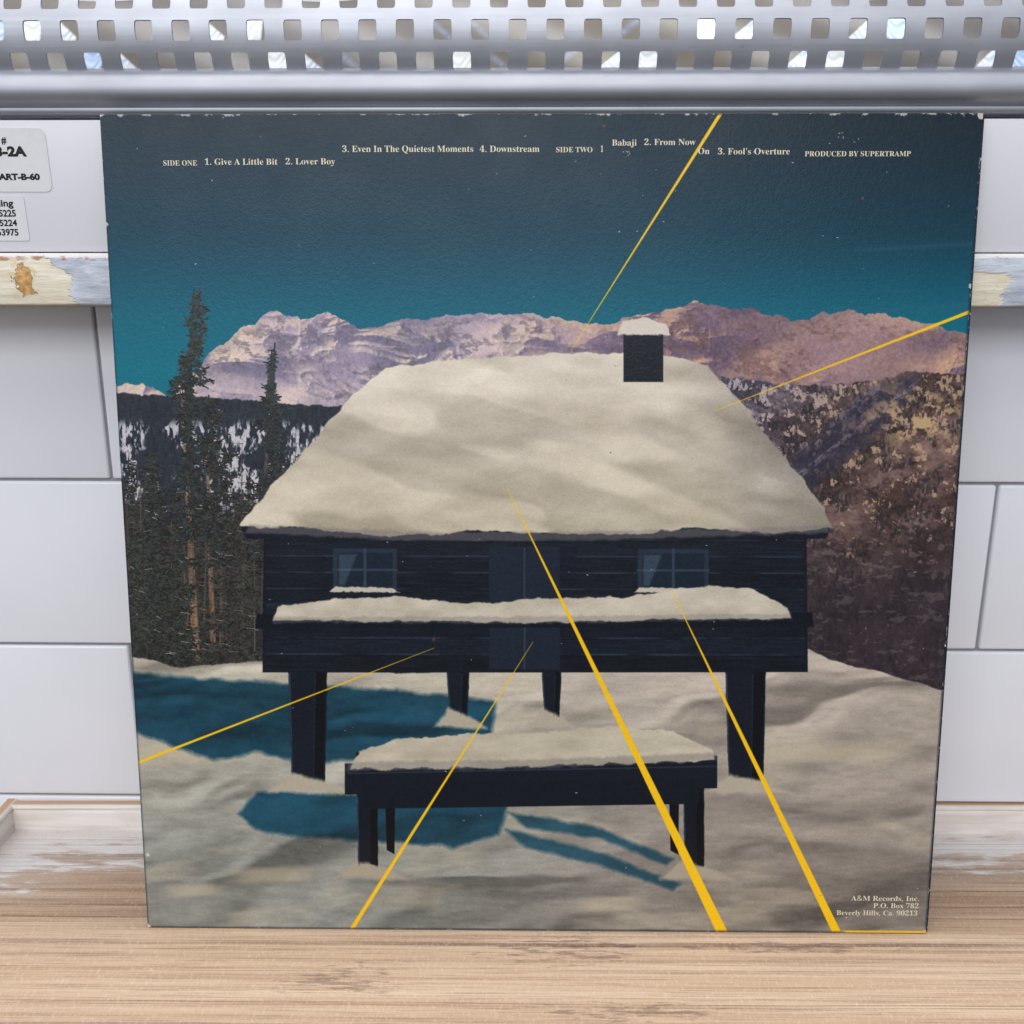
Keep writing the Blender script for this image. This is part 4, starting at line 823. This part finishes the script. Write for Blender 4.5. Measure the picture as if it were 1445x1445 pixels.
def build_sleeve():
    t = thing('record_sleeve', 'worn square record sleeve with teal sky winter picture leaning upright on the shelf', 'record sleeve',
              (0, 0, .0004), (-.10853699, .000579, .00491984))
    t.rotation_euler = (Matrix.Rotation(.00491984, 3, 'Z') @ Matrix.Rotation(-.10853699, 3, 'X') @ Matrix.Rotation(-.000579, 3, 'Y')).to_euler()
    im = paint_picture()
    m = Mat('printed_card', .36, 0, .23)
    uv = m.n('ShaderNodeUVMap'); tx = m.n('ShaderNodeTexImage'); tx.image = im; tx.extension = 'EXTEND'; m.link(uv.outputs[0], tx.inputs[0])
    m.color(tx.outputs[0])
    tooth = m.noise((1, 1, 1), 1500, 2, .6); slow = m.noise((1, 1, 1), 9, 2); mid = m.noise((1, 1, 1), 560, 2, .5)
    m.rough(m.ramp(m.noise((1, 1, 1), 40, 4), ((.3, .31), (.7, .40))))
    m.bump(m.math('ADD', m.math('ADD', tooth, m.math('MULTIPLY', mid, 1.2)), m.math('MULTIPLY', slow, 3.)), .00009, .6)
    edge = Mat('card_edge', .7, 0, .3)
    en = edge.noise((1, 1, 1), 350, 4, .65)
    edge.color(edge.mix(edge.ramp(en, ((.58, 0), (.66, 1))), lin((26, 32, 46)), lin((170, 164, 152))))
    S, T = SIDE, .0012
    def panel(y0, y1, mats, name, hs):
        bm = bmesh.new(); nx = 24
        lay = bm.loops.layers.uv.new('UVMap')
        def bow(u, v): return -.0006 * math.sin(math.pi * u) * math.sin(math.pi * v) * hs
        F = [[bm.verts.new(((i / nx - .5) * S, y0 + bow(i / nx, j / nx), j / nx * S)) for i in range(nx + 1)] for j in range(nx + 1)]
        B = [[bm.verts.new(((i / nx - .5) * S, y1 + bow(i / nx, j / nx), j / nx * S)) for i in range(nx + 1)] for j in range(nx + 1)]
        def quad(a, b, c, d, mi):
            f = bm.faces.new((a, b, c, d)); f.material_index = mi; f.smooth = True
            for l in f.loops: l[lay].uv = (l.vert.co.x / S + .5, l.vert.co.z / S)
        for j in range(nx):
            for i in range(nx):
                quad(F[j][i], F[j][i + 1], F[j + 1][i + 1], F[j + 1][i], 0)
                quad(B[j][i + 1], B[j][i], B[j + 1][i], B[j + 1][i + 1], 1)
        for k in range(nx):
            quad(B[k][0], F[k][0], F[k + 1][0], B[k + 1][0], 1); quad(F[k][nx], B[k][nx], B[k + 1][nx], F[k + 1][nx], 1)
            quad(B[0][k], B[0][k + 1], F[0][k + 1], F[0][k], 1); quad(F[nx][k], F[nx][k + 1], B[nx][k + 1], B[nx][k], 1)
        return obj_bm(name, bm, mats, t, 40)
    front = panel(0, T, [m.m, edge.m], 'front_panel', 1)
    panel(T + .0008, 2 * T + .0008, [edge.m, edge.m], 'back_panel', 1)
    bm = bmesh.new(); add_box(bm, S / 2 + .0001, S / 2 + .0007, .0001, 2 * T + .0006, .0004, S - .0004, .00025)
    obj_bm('spine', bm, edge.m, t, 40)
    # lettering printed on the front
    L = [("SIDE ONE", 231, 278.5, 236.7, 8.2), ("1. Give A Little Bit", 289.5, 392, 235.4, 9.6), ("2. Lover Boy", 403.5, 473.5, 234.7, 9.6),
         ("3. Even In The Quietest Moments", 483.5, 668.3, 217, 10), ("4. Downstream", 677.3, 761.7, 216.8, 10), ("SIDE TWO", 785.3, 836.5, 217, 8.2), ("1", 848, 851.6, 216.6, 9.8),
         ("Babaji", 864, 898.8, 207.6, 9.6), ("2. From Now", 909.6, 982, 206.6, 9.6), ("On", 985.6, 1001.6, 219.3, 9.6), ("3. Fool's Overture", 1013.4, 1114.8, 219.6, 9.8),
         ("PRODUCED BY SUPERTRAMP", 1136, 1285.6, 222, 8),
         ("A&M Records, Inc.", 1201, 1297.2, 1270.6, 7.6), ("P.O. Box 782", 1232.4, 1296.4, 1280.8, 7.6), ("Beverly Hills, Ca. 90213", 1180.4, 1294.8, 1291, 7.6)]
    cream = mat_plain('cream_print', (206, 196, 172), .5, .4)
    for part, rows in (('track_listing', L[:-3]), ('address_lines', L[-3:])):
      bm = bmesh.new()
      for s, x0, x1, yb, cap in rows:
          p = hmap(H_UV, [(x0, yb), (x1, yb), ((x0 + x1) / 2, yb), ((x0 + x1) / 2, yb - cap)])
          base = (1 - p[2, 1]) * S
          serif_mesh(bm, s, (p[0, 0] - .5) * S, (p[1, 0] - .5) * S, base, (1 - p[3, 1]) * S - base, 0)
      for v in bm.verts:
        u, w = v.co.x / S + .5, v.co.z / S
        v.co.y = -.0006 * math.sin(math.pi * u) * math.sin(math.pi * w) - .00006
      bm.normal_update()
      for f in bm.faces:
        if f.normal.y > 0: f.normal_flip()
      obj_bm(part, bm, cream, t)
build_sleeve()
